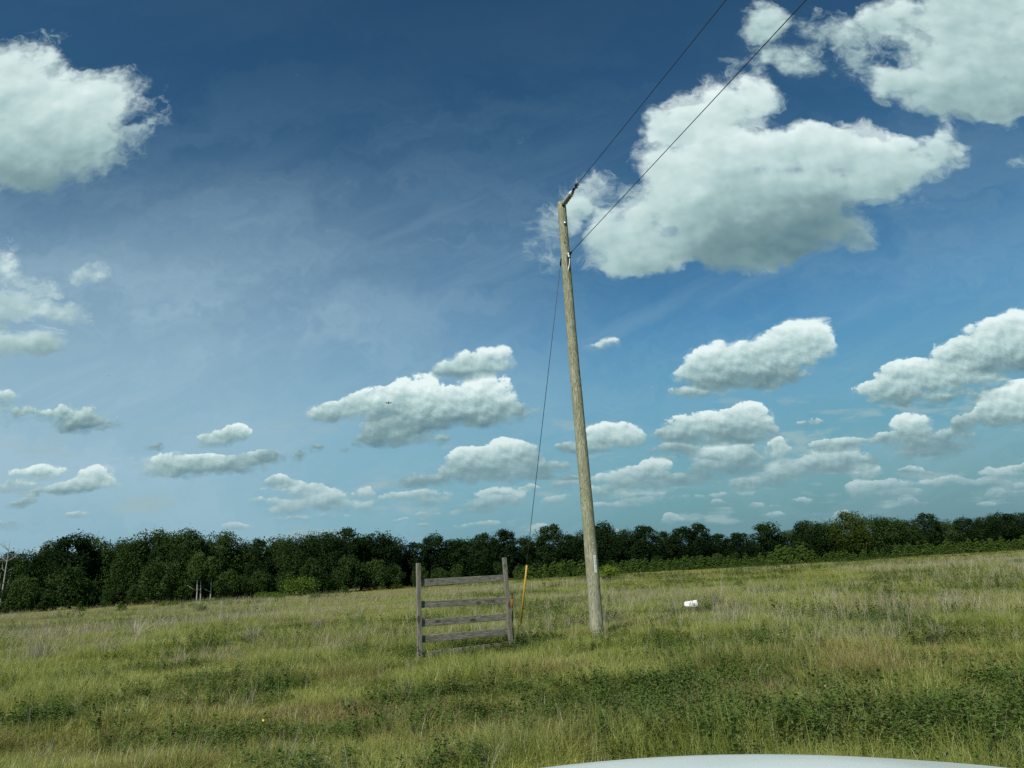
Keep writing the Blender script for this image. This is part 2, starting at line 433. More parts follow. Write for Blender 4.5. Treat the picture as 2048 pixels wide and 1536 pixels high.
_T = np.geomspace(2.0, 700.0, 3000)
def ground(px, py, tmax=700):
    r = ray(px, py)
    d = CAM_H + r.z * _T - hgt(r.x * _T, r.y * _T)
    k = np.nonzero(d < 0)[0]
    if not len(k) or _T[k[0]] > tmax: return None
    k = int(k[0]); t = _T[k]
    if k: t = _T[k - 1] + (_T[k] - _T[k - 1]) * d[k - 1] / (d[k - 1] - d[k])
    return Vector((r.x * t, r.y * t, hz1(r.x * t, r.y * t)))

def at_depth(px, py, Y):
    r = ray(px, py)
    return Vector((0, 0, CAM_H)) + r * (Y / r.y)

def on_ground(px, Y, py=1150):
    p = at_depth(px, py, Y)
    return Vector((p.x, p.y, hz1(p.x, p.y)))

# ground sheet: fine near, coarse far, out past the horizon
def ground_sheet():
    ys = np.concatenate([np.linspace(-60, 3, 12), np.linspace(3.5, 60, 150), np.geomspace(61, 420, 60), np.geomspace(450, 4000, 12)])
    xs0 = np.concatenate([-np.geomspace(1, 30, 50)[::-1], np.linspace(-.95, .95, 30), np.geomspace(1, 30, 50)])
    V_, F_ = [], []
    nx = len(xs0)
    for y in ys:
        s = max(6.0, abs(y) * 0.8) if y < 420 else y * .8
        X = xs0 / 30 * s * 3.2 if False else np.sign(xs0) * (np.abs(xs0) ** 1.0) * s * .12
        X = np.concatenate([[-max(300, s * 6)], X, [max(300, s * 6)]])
        Z = hgt(X, np.full_like(X, y)) if y < 420 else np.full_like(X, float(hgt(0, 420)))
        V_ += [(a, y, b) for a, b in zip(X, Z)]
    nx += 2
    for j in range(len(ys) - 1):
        for i in range(nx - 1):
            a = j * nx + i
            F_.append((a, a + 1, a + nx + 1, a + nx))
    m, k, b, o = new_mat('ground_soil')
    geo = m.node_tree.nodes.new('ShaderNodeNewGeometry')
    P = geo.outputs['Position']
    n1 = k.noise(P, .35, 5, .6); n2 = k.noise(P, 6.0, 5, .65); n3 = k.noise(P, .05, 3, .5)
    c = k.ramp(n2, [(.3, (.035, .042, .012)), (.55, (.075, .085, .026)), (.75, (.125, .115, .050))])
    c = k.mix(k.mapr(n1, .52, .70), c, (.10, .075, .036, 1))
    c = k.mix(k.mapr(n3, .45, .65, 0, .5), c, (.15, .155, .06, 1))
    k.put(b.inputs['Base Color'], c)
    b.inputs['Roughness'].default_value = 1.0
    bm = m.node_tree.nodes.new('ShaderNodeBump'); bm.inputs['Strength'].default_value = .8; bm.inputs['Distance'].default_value = .05
    k.put(bm.inputs['Height'], n2); m.node_tree.links.new(bm.outputs[0], b.inputs['Normal'])
    b.inputs['Specular IOR Level'].default_value = .1
    return tag(mesh_obj('ground', V_, F_, m, None, True), 'grassy field ground running back to the wood', 'ground', None, 'structure')
ground_sheet()

# ================================================================== grass and weeds (stuff)
def leaf_material(name, stops_fresh, stops_dry, trans=.35, tip=(.24, .22, .09), tipamt=.35):
    """colour from per-plant values: fresh .. dry, plus random spread between plants"""
    m, k, b, o = new_mat(name)
    nt = m.node_tree
    def attr(nm, ty='INSTANCER'):
        a = nt.nodes.new('ShaderNodeAttribute'); a.attribute_type = ty; a.attribute_name = nm; return a.outputs['Fac']
    oi = nt.nodes.new('ShaderNodeObjectInfo')
    r = oi.outputs['Random']
    blade = attr('blade', 'GEOMETRY')                 # per blade random
    geo = nt.nodes.new('ShaderNodeNewGeometry')
    spot = k.math('MULTIPLY_ADD', k.noise(geo.outputs['Position'], 1.3, 3, .6), .6, k.math('MULTIPLY', k.noise(geo.outputs['Position'], .28, 2, .5), .4))
    fv = k.math('MULTIPLY_ADD', blade, .38, k.math('MULTIPLY', attr('hue'), .35))
    fresh = k.ramp(k.math('MULTIPLY_ADD', k.math('SUBTRACT', spot, .36), 1.75, fv), stops_fresh)
    dry = k.ramp(k.math('MULTIPLY_ADD', blade, .6, k.math('MULTIPLY', r, .4)), stops_dry)
    b2 = k.math('FRACT', k.math('MULTIPLY', blade, 7.31))
    dm = k.math('MULTIPLY_ADD', k.math('SUBTRACT', b2, .5), .8, attr('dry'))
    c = k.mix(k.mapr(dm, .30, .75), fresh, dry)
    c = k.mix(k.math('MULTIPLY', attr('tip', 'GEOMETRY'), tipamt), c, tip + (1,))
    df = nt.nodes.new('ShaderNodeBsdfDiffuse'); tr = nt.nodes.new('ShaderNodeBsdfTranslucent')
    k.put(df.inputs[0], c); k.put(tr.inputs[0], c)
    mx = nt.nodes.new('ShaderNodeMixShader'); mx.inputs[0].default_value = trans
    nt.links.new(df.outputs[0], mx.inputs[1]); nt.links.new(tr.outputs[0], mx.inputs[2])
    gl = nt.nodes.new('ShaderNodeBsdfGlossy'); gl.inputs['Roughness'].default_value = .45
    m2 = nt.nodes.new('ShaderNodeMixShader'); m2.inputs[0].default_value = .035
    nt.links.new(mx.outputs[0], m2.inputs[1]); nt.links.new(gl.outputs[0], m2.inputs[2])
    nt.links.new(m2.outputs[0], o.inputs['Surface'])
    nt.nodes.remove(b)
    return m

FRESH = [(.0, (.082, .148, .022)), (.30, (.165, .240, .034)), (.62, (.305, .360, .066)), (1.0, (.46, .455, .125))]
DRY = [(.0, (.175, .092, .038)), (.4, (.27, .165, .070)), (.75, (.40, .31, .16)), (1.0, (.48, .41, .26))]
M_grass = leaf_material('grass_blade', FRESH, DRY)
M_straw = leaf_material('straw_blade', [(.0, (.24, .25, .07)), (1.0, (.38, .35, .13))], [(.0, (.26, .235, .17)), (.5, (.36, .32, .235)), (1.0, (.47, .43, .33))], .25, (.5, .45, .33), .3)
M_weed = leaf_material('weed_leaf', [(.0, (.045, .090, .014)), (.5, (.082, .140, .022)), (1.0, (.14, .205, .040))], [(.0, (.10, .075, .035)), (1.0, (.17, .12, .06))], .30, (.10, .14, .04), .2)

def finish_plant(name, V_, F_, blade, tip, mat):
    me = bpy.data.meshes.new(name)
    me.from_pydata(V_, [], F_)
    a = me.attributes.new('blade', 'FLOAT', 'POINT'); a.data.foreach_set('value', np.asarray(blade, np.float32))
    a = me.attributes.new('tip', 'FLOAT', 'POINT'); a.data.foreach_set('value', np.asarray(tip, np.float32))
    me.materials.append(mat)
    return bpy.data.objects.new(name, me)

def blade_clump(name, n, rad_, h0, h1, wid, lean, mat, seed, segs=3, curl=.5, head=False):
    rg = np.random.default_rng(seed)
    V_, F_, B_, T_ = [], [], [], []
    for i in range(n):
        a = rg.uniform(0, 2 * math.pi); r = rad_ * math.sqrt(rg.random())
        bx, by = r * math.cos(a), r * math.sin(a)
        h = rg.uniform(h0, h1); th = rg.uniform(0, 2 * math.pi)
        if rg.random() < .6: th = a + rg.normal(0, .7)
        ln = abs(rg.normal(0, lean)) + .05
        w = wid * rg.uniform(.6, 1.25); bl = rg.random()
        fa = th + math.pi / 2 + rg.normal(0, .5)
        sx, sy = math.cos(fa), math.sin(fa)
        k = len(V_)
        prev = None
        for s in range(segs + 1):
            t = s / segs
            off = ln * h * (t ** 1.6) * (1 + curl * t)
            z = h * t * (1 - .35 * min(1.2, ln) * t)
            cx, cy = bx + math.cos(th) * off, by + math.sin(th) * off
            ww = w * (1 - t) ** .6 * .5 if not head else w * (.35 if t < .6 else (1.0 if t < .95 else .2)) * .5
            if s == segs and not head:
                V_.append((cx, cy, z)); B_.append(bl); T_.append(1.0)
            else:
                V_ += [(cx - sx * ww, cy - sy * ww, z), (cx + sx * ww, cy + sy * ww, z)]; B_ += [bl, bl]; T_ += [t, t]
        for s in range(segs):
            q = k + 2 * s
            if s == segs - 1 and not head: F_.append((q, q + 1, q + 2))
            else: F_.append((q, q + 1, q + 3, q + 2))
    return finish_plant(name, V_, F_, B_, T_, mat)

def weed_plant(name, stems, h0, h1, leaf, mat, seed, spread=.16, per=16):
    rg = np.random.default_rng(seed)
    V_, F_, B_, T_ = [], [], [], []
    for i in range(stems):
        a = rg.uniform(0, 2 * math.pi); r = spread * math.sqrt(rg.random())
        base = np.array([r * math.cos(a), r * math.sin(a), 0.0]); h = rg.uniform(h0, h1)
        ln = np.array([math.cos(a), math.sin(a), 0]) * rg.uniform(.05, .5) * h
        bl = rg.random()
        # stem
        top = base + ln + [0, 0, h]
        k = len(V_); wv = np.array([.0025, 0, 0])
        V_ += [tuple(base - wv), tuple(base + wv), tuple(top)]; B_ += [bl] * 3; T_ += [0, 0, .5]; F_.append((k, k + 1, k + 2))
        for j in range(per):
            t = rg.uniform(.12, 1.02); p = base + ln * t + np.array([0, 0, h * t])
            an = rg.uniform(0, 2 * math.pi); L = leaf * rg.uniform(.6, 1.3) * (1.15 - .5 * t); W_ = L * rg.uniform(.22, .38)
            el = rg.uniform(-.2, .8)
            d = np.array([math.cos(an) * math.cos(el), math.sin(an) * math.cos(el), math.sin(el)])
            s_ = np.array([-math.sin(an), math.cos(an), rg.normal(0, .25)])
            k = len(V_)
            V_ += [tuple(p), tuple(p + d * L * .5 + s_ * W_), tuple(p + d * L + [0, 0, -.12 * L]), tuple(p + d * L * .5 - s_ * W_)]
            B_ += [bl * .5 + rg.random() * .5] * 4; T_ += [0, .5, 1, .5]; F_.append((k, k + 1, k + 2, k + 3))
    return finish_plant(name, V_, F_, B_, T_, mat)

def scatter(name, label, protos, P, rotz, scl, idx, dry, hue, tilt=.12, cat='grass', zscl=None):
    """one object of uncountable plants: points carrying instances"""
    c = bpy.data.collections.new(name + '_kinds')
    for i, o in enumerate(protos): o.name = '%s_kind_%02d' % (name, i); c.objects.link(o)
    me = bpy.data.meshes.new(name)
    n = len(P)
    me.vertices.add(n); me.vertices.foreach_set('co', np.asarray(P, np.float32).ravel())
    rg = np.random.default_rng(len(name) + n)
    rot = np.stack([rg.normal(0, tilt, n), rg.normal(0, tilt, n), rotz], 1).astype(np.float32)
    a = me.attributes.new('rot', 'FLOAT_VECTOR', 'POINT'); a.data.foreach_set('vector', rot.ravel())
    sv = np.stack([scl, scl, scl if zscl is None else zscl], 1).astype(np.float32)
    a = me.attributes.new('scl', 'FLOAT_VECTOR', 'POINT'); a.data.foreach_set('vector', sv.ravel())
    for nm, v in (('dry', dry), ('hue', hue)):
        a = me.attributes.new(nm, 'FLOAT', 'POINT'); a.data.foreach_set('value', np.asarray(v, np.float32))
    a = me.attributes.new('kind_index', 'INT', 'POINT'); a.data.foreach_set('value', np.asarray(idx, np.int32))
    o = bpy.data.objects.new(name, me); COL.objects.link(o)
    nt = bpy.data.node_groups.new(name + '_scatter', 'GeometryNodeTree')
    nt.interface.new_socket('Geometry', in_out='INPUT', socket_type='NodeSocketGeometry')
    nt.interface.new_socket('Geometry', in_out='OUTPUT', socket_type='NodeSocketGeometry')
    N = nt.nodes.new
    gi, go = N('NodeGroupInput'), N('NodeGroupOutput')
    iop = N('GeometryNodeInstanceOnPoints'); ci = N('GeometryNodeCollectionInfo')
    ci.inputs['Collection'].default_value = c; ci.inputs['Separate Children'].default_value = True; ci.inputs['Reset Children'].default_value = True
    def na(nm, ty):
        q = N('GeometryNodeInputNamedAttribute'); q.data_type = ty; q.inputs['Name'].default_value = nm
        return q.outputs['Attribute']
    L = nt.links.new
    L(gi.outputs[0], iop.inputs['Points']); L(ci.outputs[0], iop.inputs['Instance'])
    iop.inputs['Pick Instance'].default_value = True
    L(na('kind_index', 'INT'), iop.inputs['Instance Index'])
    e2r = N('FunctionNodeEulerToRotation'); L(na('rot', 'FLOAT_VECTOR'), e2r.inputs[0]); L(e2r.outputs[0], iop.inputs['Rotation'])
    L(na('scl', 'FLOAT_VECTOR'), iop.inputs['Scale'])
    L(iop.outputs[0], go.inputs[0])
    md = o.modifiers.new('scatter', 'NODES'); md.node_group = nt
    return tag(o, label, cat, None, 'stuff')

# patches seen in the photograph (pixel centre, half size in metres across and in depth, how dry, hue shift)
PATCH = [(720, 1425, 1.3, .5, .85, 0), (600, 1430, 1.0, .4, .75, 0), (880, 1430, 1.0, .4, .8, 0), (700, 1365, .5, .35, .95, .3), (1460, 1425, 1.0, .5, .85, 0), (1500, 1385, 1.3, .6, .75, 0), (1640, 1400, .7, .7, .6, 0), (420, 1430, .8, .4, .5, 0),
         (1740, 1345, .8, .7, .8, .2), (1130, 1345, 1.4, .6, .55, .4), (1320, 1440, .5, .4, .6, 0), (640, 1285, 2.5, .8, .5, .6), (1240, 1290, 1.0, .5, .45, .5), (400, 1330, 2.0, .8, .35, .6)]
PATCH_W = [(ground(a, b), c, d, e, f) for a, b, c, d, e, f in PATCH]

def patches(x, y):
    dry = np.zeros_like(x)
    for p, rx, ry, e, f in PATCH_W:
        q = ((x - p.x) / rx) ** 2 + ((y - p.y) / ry) ** 2
        dry = np.maximum(dry, e * np.exp(-q * 1.1))
    return dry

def wedge(n, r0, r1, half=44, pw=2.0):
    r = (RNG.random(n) * (r1 ** pw - r0 ** pw) + r0 ** pw) ** (1 / pw)
    a = np.radians(RNG.uniform(-half, half, n))
    return r * np.sin(a), r * np.cos(a)

def field_values(x, y):
    big = fbm(x, y, .09, 3, 1); mid = fbm(x, y, .45, 3, 2); fine = fbm(x, y, 1.6, 2, 4)
    d = np.hypot(x, y)
    dry = np.clip((mid - .52) * 2.6, 0, .55) + np.clip((big - .52) * 1.6, 0, .35) * np.clip((d - 14) / 30, 0, 1) + np.clip((d - 25) / 60, 0, 1) * .22
    dry = np.maximum(dry * .72, patches(x, y))
    hue = np.clip(.12 + .95 * (big * .5 + fine * .5) - .25 + np.clip((d - 9) / 30, 0, .30), 0, 1)
    return np.clip(dry, 0, 1), hue

def make_grass():
    kinds = [blade_clump('g', 380, .32, .05, .17, .0048, .8, M_grass, 1), blade_clump('g', 380, .34, .04, .14, .0046, .95, M_grass, 2), blade_clump('g', 340, .32, .07, .24, .0046, .65, M_grass, 3),
             blade_clump('g', 420, .34, .04, .12, .005, 1.1, M_grass, 4), blade_clump('g', 280, .30, .09, .30, .004, .6, M_grass, 5, 3, .9)]
    X, Y, SC, ZS = [], [], [], []
    for n, r0, r1, s, zs in ((900, 4.4, 9, .95, 1.0), (2300, 9, 18, 1.15, .95), (5000, 18, 40, 1.7, .70), (6500, 40, 95, 3.0, .42), (12000, 95, 300, 6.0, .21)):
        x, y = wedge(n, r0, r1, 42)
        X.append(x); Y.append(y); SC.append(np.full(n, s)); ZS.append(np.full(n, zs))
    x = np.concatenate(X); y = np.concatenate(Y); s = np.concatenate(SC); zs = np.concatenate(ZS)
    keep = ~((np.abs(x - .27) < 1.1) & (y < 2.7))
    x, y, s, zs = x[keep], y[keep], s[keep], zs[keep]
    n = len(x)
    dry, hue = field_values(x, y)
    tall = fbm(x, y, .7, 2, 7)
    idx = np.where(tall > .60, RNG.choice([2, 4], n), RNG.choice([0, 1, 3], n))
    z = hgt(x, y) - .01
    scl = s * RNG.uniform(.8, 1.2, n)
    low = np.ones(n)
    for q, rr in ((LB.lerp(RB, .1), .8), (LB.lerp(RB, .5), .9), (LB.lerp(RB, .9), .8), (LB.lerp(RB, .05) + nrm * .35, .7), (LB.lerp(RB, .35) + nrm * .35, .7), (LB.lerp(RB, .65) + nrm * .35, .7), (LB.lerp(RB, .95) + nrm * .35, .7), (LB.lerp(RB, .5) + nrm * .9, 1.0), (SG, 1.1), (SG * .93, 1.2)):
        low = np.minimum(low, .24 + .76 * np.clip(np.hypot(x - q.x, y - q.y) / rr - .45, 0, 1))
    scatter('grass', 'uneven green and yellowish grass covering the field', kinds, np.stack([x, y, z], 1), RNG.uniform(0, 6.28, n), scl, idx, dry, hue, .04, 'grass', scl * zs * RNG.uniform(.75, 1.25, n) * (.75 + .5 * tall) * low)

def make_straw():
    kinds = [blade_clump('s', 14, .10, .35, .75, .006, .30, M_straw, 11, 4, .6), blade_clump('s', 10, .08, .45, .95, .005, .25, M_straw, 12, 4, .5), blade_clump('s', 20, .12, .3, .6, .006, .45, M_straw, 13, 4, .9)]
    out = []
    # sparse stalks everywhere
    x, y = wedge(560, 5, 16); out.append((x, y, np.full(len(x), .50)))
    x, y = wedge(6500, 16, 45); m = fbm(x, y, .12, 3, 21) + .25 * fbm(x, y, .6, 2, 22) > .66; out.append((x[m], y[m], np.full(m.sum(), .85)))
    x, y = wedge(14000, 30, 110); m = fbm(x, y, .05, 3, 23) + .2 * fbm(x, y, .3, 2, 24) > .62; out.append((x[m], y[m], np.full(m.sum(), 1.25)))
    # bands of pale old stalks seen behind the pole and to the left
    for px, py, sx, sy, n in ((1230, 1195, 2.6, 1.6, 170), (1330, 1200, 2.0, 1.2, 120), (1130, 1200, 2.0, 1.5, 100), (700, 1215, 4, 2, 160), (420, 1240, 5, 3, 380), (560, 1235, 4, 3, 320), (640, 1250, 2.4, 1.6, 90), (900, 1225, 3, 2, 90),
                              (1740, 1290, 1.6, 1.1, 60), (1880, 1215, 4, 2.5, 190), (250, 1230, 6, 3, 320), (60, 1255, 4, 2, 200), (1600, 1265, 1.2, .8, 30), (1430, 1190, 1.0, .8, 26)):
        p = ground(px, py)
        x = RNG.normal(p.x, sx * .6, n); y = RNG.normal(p.y, sy * .6, n); out.append((x, y, np.full(n, .8)))
    x = np.concatenate([o[0] for o in out]); y = np.concatenate([o[1] for o in out]); s = np.concatenate([o[2] for o in out])
    n = len(x)
    dry = np.clip(RNG.normal(.62, .28, n), 0, 1); hue = RNG.random(n)
    scatter('tall_dry_grass', 'pale straw coloured old grass stalks standing among the green', kinds, np.stack([x, y, hgt(x, y) - .01], 1), RNG.uniform(0, 6.28, n), s * RNG.uniform(.6, 1.15, n), RNG.integers(0, 3, n), dry, hue, .10)

def make_weeds():
    kinds = [weed_plant('w', 16, .10, .28, .040, M_weed, 31, .26, 18), weed_plant('w', 20, .08, .22, .034, M_weed, 32, .30, 16), weed_plant('w', 9, .2, .42, .050, M_weed, 33, .16, 24), weed_plant('w', 26, .05, .14, .030, M_weed, 34, .34, 12)]
    out = []
    x, y = wedge(5200, 4.6, 18); m = fbm(x, y, .38, 3, 41) > .50; out.append((x[m], y[m], RNG.uniform(.6, 1.1, m.sum())))
    x, y = wedge(7500, 18, 55); m = fbm(x, y, .16, 3, 42) > .53; out.append((x[m], y[m], RNG.uniform(.9, 1.6, m.sum())))
    x, y = wedge(6500, 50, 240); m = fbm(x, y, .05, 3, 43) > .55; out.append((x[m], y[m], RNG.uniform(1.6, 3.4, m.sum())))
    for px, py, sx, sy, n in ((1060, 1285, .5, .5, 26), (910, 1295, .6, .35, 22), (980, 1300, .7, .3, 22), (1090, 1265, .7, .5, 24), (1310, 1380, .35, .5, 40), (860, 1400, .5, .4, 36), (560, 1380, .25, .3, 12), (90, 1450, .8, .5, 60),
                              (470, 1265, 2.5, 1.0, 80), (300, 1275, 2.0, .8, 50), (1290, 1165, 4, 4, 90), (1240, 1175, 3, 2.5, 70), (1650, 1440, 1.0, .4, 60), (1850, 1450, .9, .5, 60), (1480, 1300, 1.4, .7, 50), (1700, 1250, 3, 1.3, 90),
                              (1900, 1290, 2, .8, 60), (1350, 1228, 2.2, .9, 60), (1200, 1470, .8, .3, 40), (300, 1500, .7, .3, 40), (1150, 1440, 1.4, .5, 120), (1350, 1460, 1.4, .5, 150), (1560, 1470, 1.3, .5, 150), (1780, 1480, 1.2, .5, 150), (1960, 1490, 1.0, .5, 120), (1900, 1400, 1.5, .7, 110), (700, 1480, 1.2, .4, 60), (1250, 1280, .6, .4, 18), (1330, 1260, .8, .4, 18)):
        p = ground(px, py)
        x = RNG.normal(p.x, sx * .6, n); y = RNG.normal(p.y, sy * .6, n); out.append((x, y, RNG.uniform(.6, 1.15, n)))
    x = np.concatenate([o[0] for o in out]); y = np.concatenate([o[1] for o in out]); s = np.concatenate([o[2] for o in out])
    keep = ~((np.abs(x - .27) < 1.1) & (y < 2.7)); x, y, s = x[keep], y[keep], s[keep]
    n = len(x)
    dry = np.clip(RNG.normal(.12, .16, n), 0, 1); hue = np.clip(fbm(x, y, .5, 2, 45) * 1.4 - .2, 0, 1)
    scatter('weeds', 'low dark green broadleaf weeds growing through the grass', kinds, np.stack([x, y, hgt(x, y) - .01], 1), RNG.uniform(0, 6.28, n), s, RNG.choice([0, 1, 2, 3], n, p=[.33, .3, .12, .25]), dry, hue, .15, 'weeds')

# ================================================================== trees
def foliage_mat(name, dark, light, trans=.25):
    m, k, b, o = new_mat(name)
    nt = m.node_tree
    a = nt.nodes.new('ShaderNodeAttribute'); a.attribute_name = 'tone'
    oi = nt.nodes.new('ShaderNodeObjectInfo')
    f = k.math('MULTIPLY_ADD', oi.outputs['Random'], .35, k.math('MULTIPLY', a.outputs['Fac'], .65))
    c = k.mix(f, dark + (1,), light + (1,))
    df = nt.nodes.new('ShaderNodeBsdfDiffuse'); tr = nt.nodes.new('ShaderNodeBsdfTranslucent')
    k.put(df.inputs[0], c); k.put(tr.inputs[0], c)
    mx = nt.nodes.new('ShaderNodeMixShader'); mx.inputs[0].default_value = trans
    nt.links.new(df.outputs[0], mx.inputs[1]); nt.links.new(tr.outputs[0], mx.inputs[2])
    nt.links.new(mx.outputs[0], o.inputs['Surface']); nt.nodes.remove(b)
    return m
M_leaf_dark = foliage_mat('leaf_dark', (.008, .020, .008), (.034, .062, .019))
M_leaf_mid = foliage_mat('leaf_mid', (.014, .034, .010), (.066, .108, .030))
M_leaf_olive = foliage_mat('leaf_olive', (.030, .055, .010), (.075, .100, .020))
M_leaf_sap = foliage_mat('leaf_sapling', (.045, .090, .018), (.105, .165, .036))
M_leaf_bright = foliage_mat('leaf_bright', (.055, .105, .016), (.125, .190, .032))
M_leaf_under = foliage_mat('leaf_under', (.022, .046, .012), (.080, .125, .034))
M_leaf_lime = foliage_mat('leaf_lime', (.085, .14, .016), (.20, .27, .035))
M_bark = simple_mat('bark', (.13, .115, .095), .95, 0, .45, 3.0)
M_bark_pale = simple_mat('bark_pale', (.30, .28, .24), .95, 0, .3, 3.0)

def crown_mesh(name, H, R, seed, mat, lobes=26, per=260, leaf=(.26, .50), low=.10, top_pow=1.0, conic=0.0):
    rg = np.random.default_rng(seed)
    cen = []
    zc, ah = H * (low + 1) / 2, H * (1 - low) / 2
    for i in range(lobes):
        t = (i + .5 + rg.uniform(-.3, .3)) / lobes
        a = i * 2.399963 + rg.normal(0, .35)
        if conic:
            prof = (1 - t) ** conic + .05
            rr = R * prof * rg.uniform(.3, .7)
            cen.append((rr * math.cos(a), rr * math.sin(a), H * (low + (1 - low) * t), R * .45 * (prof + .2)))
            continue
        cz = -1 + 2 * t; pr = math.sqrt(max(0, 1 - cz * cz)) ** .8
        if cz < 0: pr = .55 + .45 * pr                       # sides hang down to the ground
        k_ = rg.uniform(.62, .98)
        lr = R * rg.uniform(.22, .50)
        cen.append((R * .74 * pr * k_ * math.cos(a), R * .74 * pr * k_ * math.sin(a), zc + (ah - lr * .75) * cz * (.88 + .12 * k_), lr))
    V_, F_, T_ = [], [], []
    tot = 0
    for (cx, cy, cz, cr) in cen:
        n = int(per * rg.uniform(.7, 1.3))
        u = rg.normal(0, 1, (n, 3)); u /= np.linalg.norm(u, axis=1)[:, None]
        # uneven lobe surface
        bump = 1 + .35 * np.sin(u[:, 0] * 5 + cx) * np.sin(u[:, 1] * 6 + cy) + rg.normal(0, .12, n)
        rad_ = cr * np.clip(bump, .5, 1.6) * rg.uniform(.72, 1.05, n)
        p = np.array([cx, cy, cz]) + u * rad_[:, None] * np.array([1, 1, .82])
        p[:, 2] = np.maximum(p[:, 2], .15)
        nr = u + rg.normal(0, .75, (n, 3)) + np.array([0, 0, .35]); nr /= np.linalg.norm(nr, axis=1)[:, None]
        t1 = np.cross(nr, rg.normal(0, 1, (n, 3))); t1 /= np.linalg.norm(t1, axis=1)[:, None]
        t2 = np.cross(nr, t1)
        L = rg.uniform(leaf[0], leaf[1], n)[:, None]; W_ = L * rg.uniform(.45, .8, n)[:, None]
        q = np.stack([p - t1 * L * .5, p + t2 * W_ * .5 + nr * .04, p + t1 * L * .5, p - t2 * W_ * .5 + nr * .04], 1)
        V_.append(q.reshape(-1, 3)); T_.append(np.repeat(np.clip(rg.normal(.5, .16, n) + rg.normal(0, .26), 0, 1), 4)); tot += n
    V_ = np.concatenate(V_); T_ = np.concatenate(T_)
    me = bpy.data.meshes.new(name)
    me.vertices.add(4 * tot); me.vertices.foreach_set('co', V_.astype(np.float32).ravel())
    me.loops.add(4 * tot); me.loops.foreach_set('vertex_index', np.arange(4 * tot, dtype=np.int32))
    me.polygons.add(tot); me.polygons.foreach_set('loop_start', np.arange(0, 4 * tot, 4, dtype=np.int32))
    a = me.attributes.new('tone', 'FLOAT', 'POINT'); a.data.foreach_set('value', T_.astype(np.float32))
    me.materials.append(mat); me.update(calc_edges=True); me.validate()
    return me

def trunk_mesh(name, H, r, seed, mat, limbs=6, bare=False):
    rg = np.random.default_rng(seed); mb = MB()
    lean = rg.normal(0, .03, 2)
    pts = [(lean[0] * H * t + .12 * math.sin(3 * t + seed), lean[1] * H * t, H * t - (.3 if t == 0 else 0)) for t in np.linspace(0, 1, 8)]
    mb.tube(pts, [r * 1.3] + [r * (1 - .82 * t) for t in np.linspace(.12, 1, 7)], 8)
    for i in range(limbs):
        t = rg.uniform(.35, .95); j = int(t * 7); b = np.array(pts[j]); a = rg.uniform(0, 6.28); L = H * rg.uniform(.14, .30) * (1.2 - .5 * t)
        d = np.array([math.cos(a), math.sin(a), rg.uniform(.4, 1.1)]); d /= np.linalg.norm(d)
        kk = rg.normal(0, .12, 3)
        br = [tuple(b), tuple(b + d * L * .5 + kk * L), tuple(b + d * L + np.array([0, 0, .12 * L]))]
        r0 = r * (1 - .8 * t) * .7
        mb.tube(br, [r0, r0 * .65, r0 * .2], 5)
        if bare:
            for q in range(3):
                e = np.array(br[1]) + rg.normal(0, .2, 3); f = e + (d + rg.normal(0, .7, 3)) * L * .45
                mb.tube([br[1], tuple(f)], [r0 * .4, r0 * .1], 4)
    me = bpy.data.meshes.new(name); me.from_pydata(mb.v, [], mb.f); me.materials.append(mat); me.shade_smooth()
    return me

NT_ = 7
crowns = {}
for key, mat, off in (('dark', M_leaf_dark, 0), ('mid', M_leaf_mid, 100)):
    crowns[key] = [crown_mesh('crown_' + key, 14.0, rr, 50 + off + i, mat, lobes=lb, per=pr, low=lw) for i, (rr, lb, pr, lw) in enumerate(((4.6, 32, 360, .02), (5.4, 38, 350, .02), (4.2, 30, 360, .03), (6.0, 44, 330, .02), (4.6, 30, 330, .06)))]
crowns['olive'] = [crown_mesh('crown_olive', 14.0, 5.6, 301, M_leaf_olive, lobes=36, per=250, low=.10)]
under = {'dark': [crown_mesh('crown_under', 6.0, 2.9, 400 + i, (M_leaf_mid, M_leaf_under, M_leaf_mid)[i], 18, 230, (.18, .36), .05) for i in range(3)],
         'sap': [crown_mesh('crown_sapling', 3.0, .95, 420 + i, M_leaf_sap, 13, 95, (.12, .26), .05, 1, .75) for i in range(3)],
         'shrub': [crown_mesh('crown_shrub', 2.6, 2.0, 440 + i, M_leaf_bright, 14, 190, (.10, .22), .10) for i in range(2)],
         'round': [crown_mesh('crown_round', 2.0, 1.05, 460, M_leaf_lime, 14, 170, (.08, .16), .12)]}
trunks = [trunk_mesh('trunk', 11.0, .24, 70 + i, M_bark, 7) for i in range(3)]
trunk_pale = trunk_mesh('trunk_pale', 11.0, .2, 75, M_bark_pale, 4)
trunk_small = trunk_mesh('trunk_small', 2.0, .05, 76, M_bark, 3)

def place_tree(name, loc, cm, tm, sxy, sz, rz, label, cat, group):
    e = empty(name, loc, rz); e.scale = (sxy, sxy, sz)
    t = bpy.data.objects.new('trunk', tm); COL.objects.link(t); t.parent = e
    c = bpy.data.objects.new('crown', cm); COL.objects.link(c); c.parent = e
    return tag(e, label, cat, group)

def depth_at(px):
    return float(np.interp(px, [-150, 0, 370, 700, 1000, 1400, 1690, 2048, 2250], [160, 150, 150, 172, 205, 222, 228, 268, 285]))

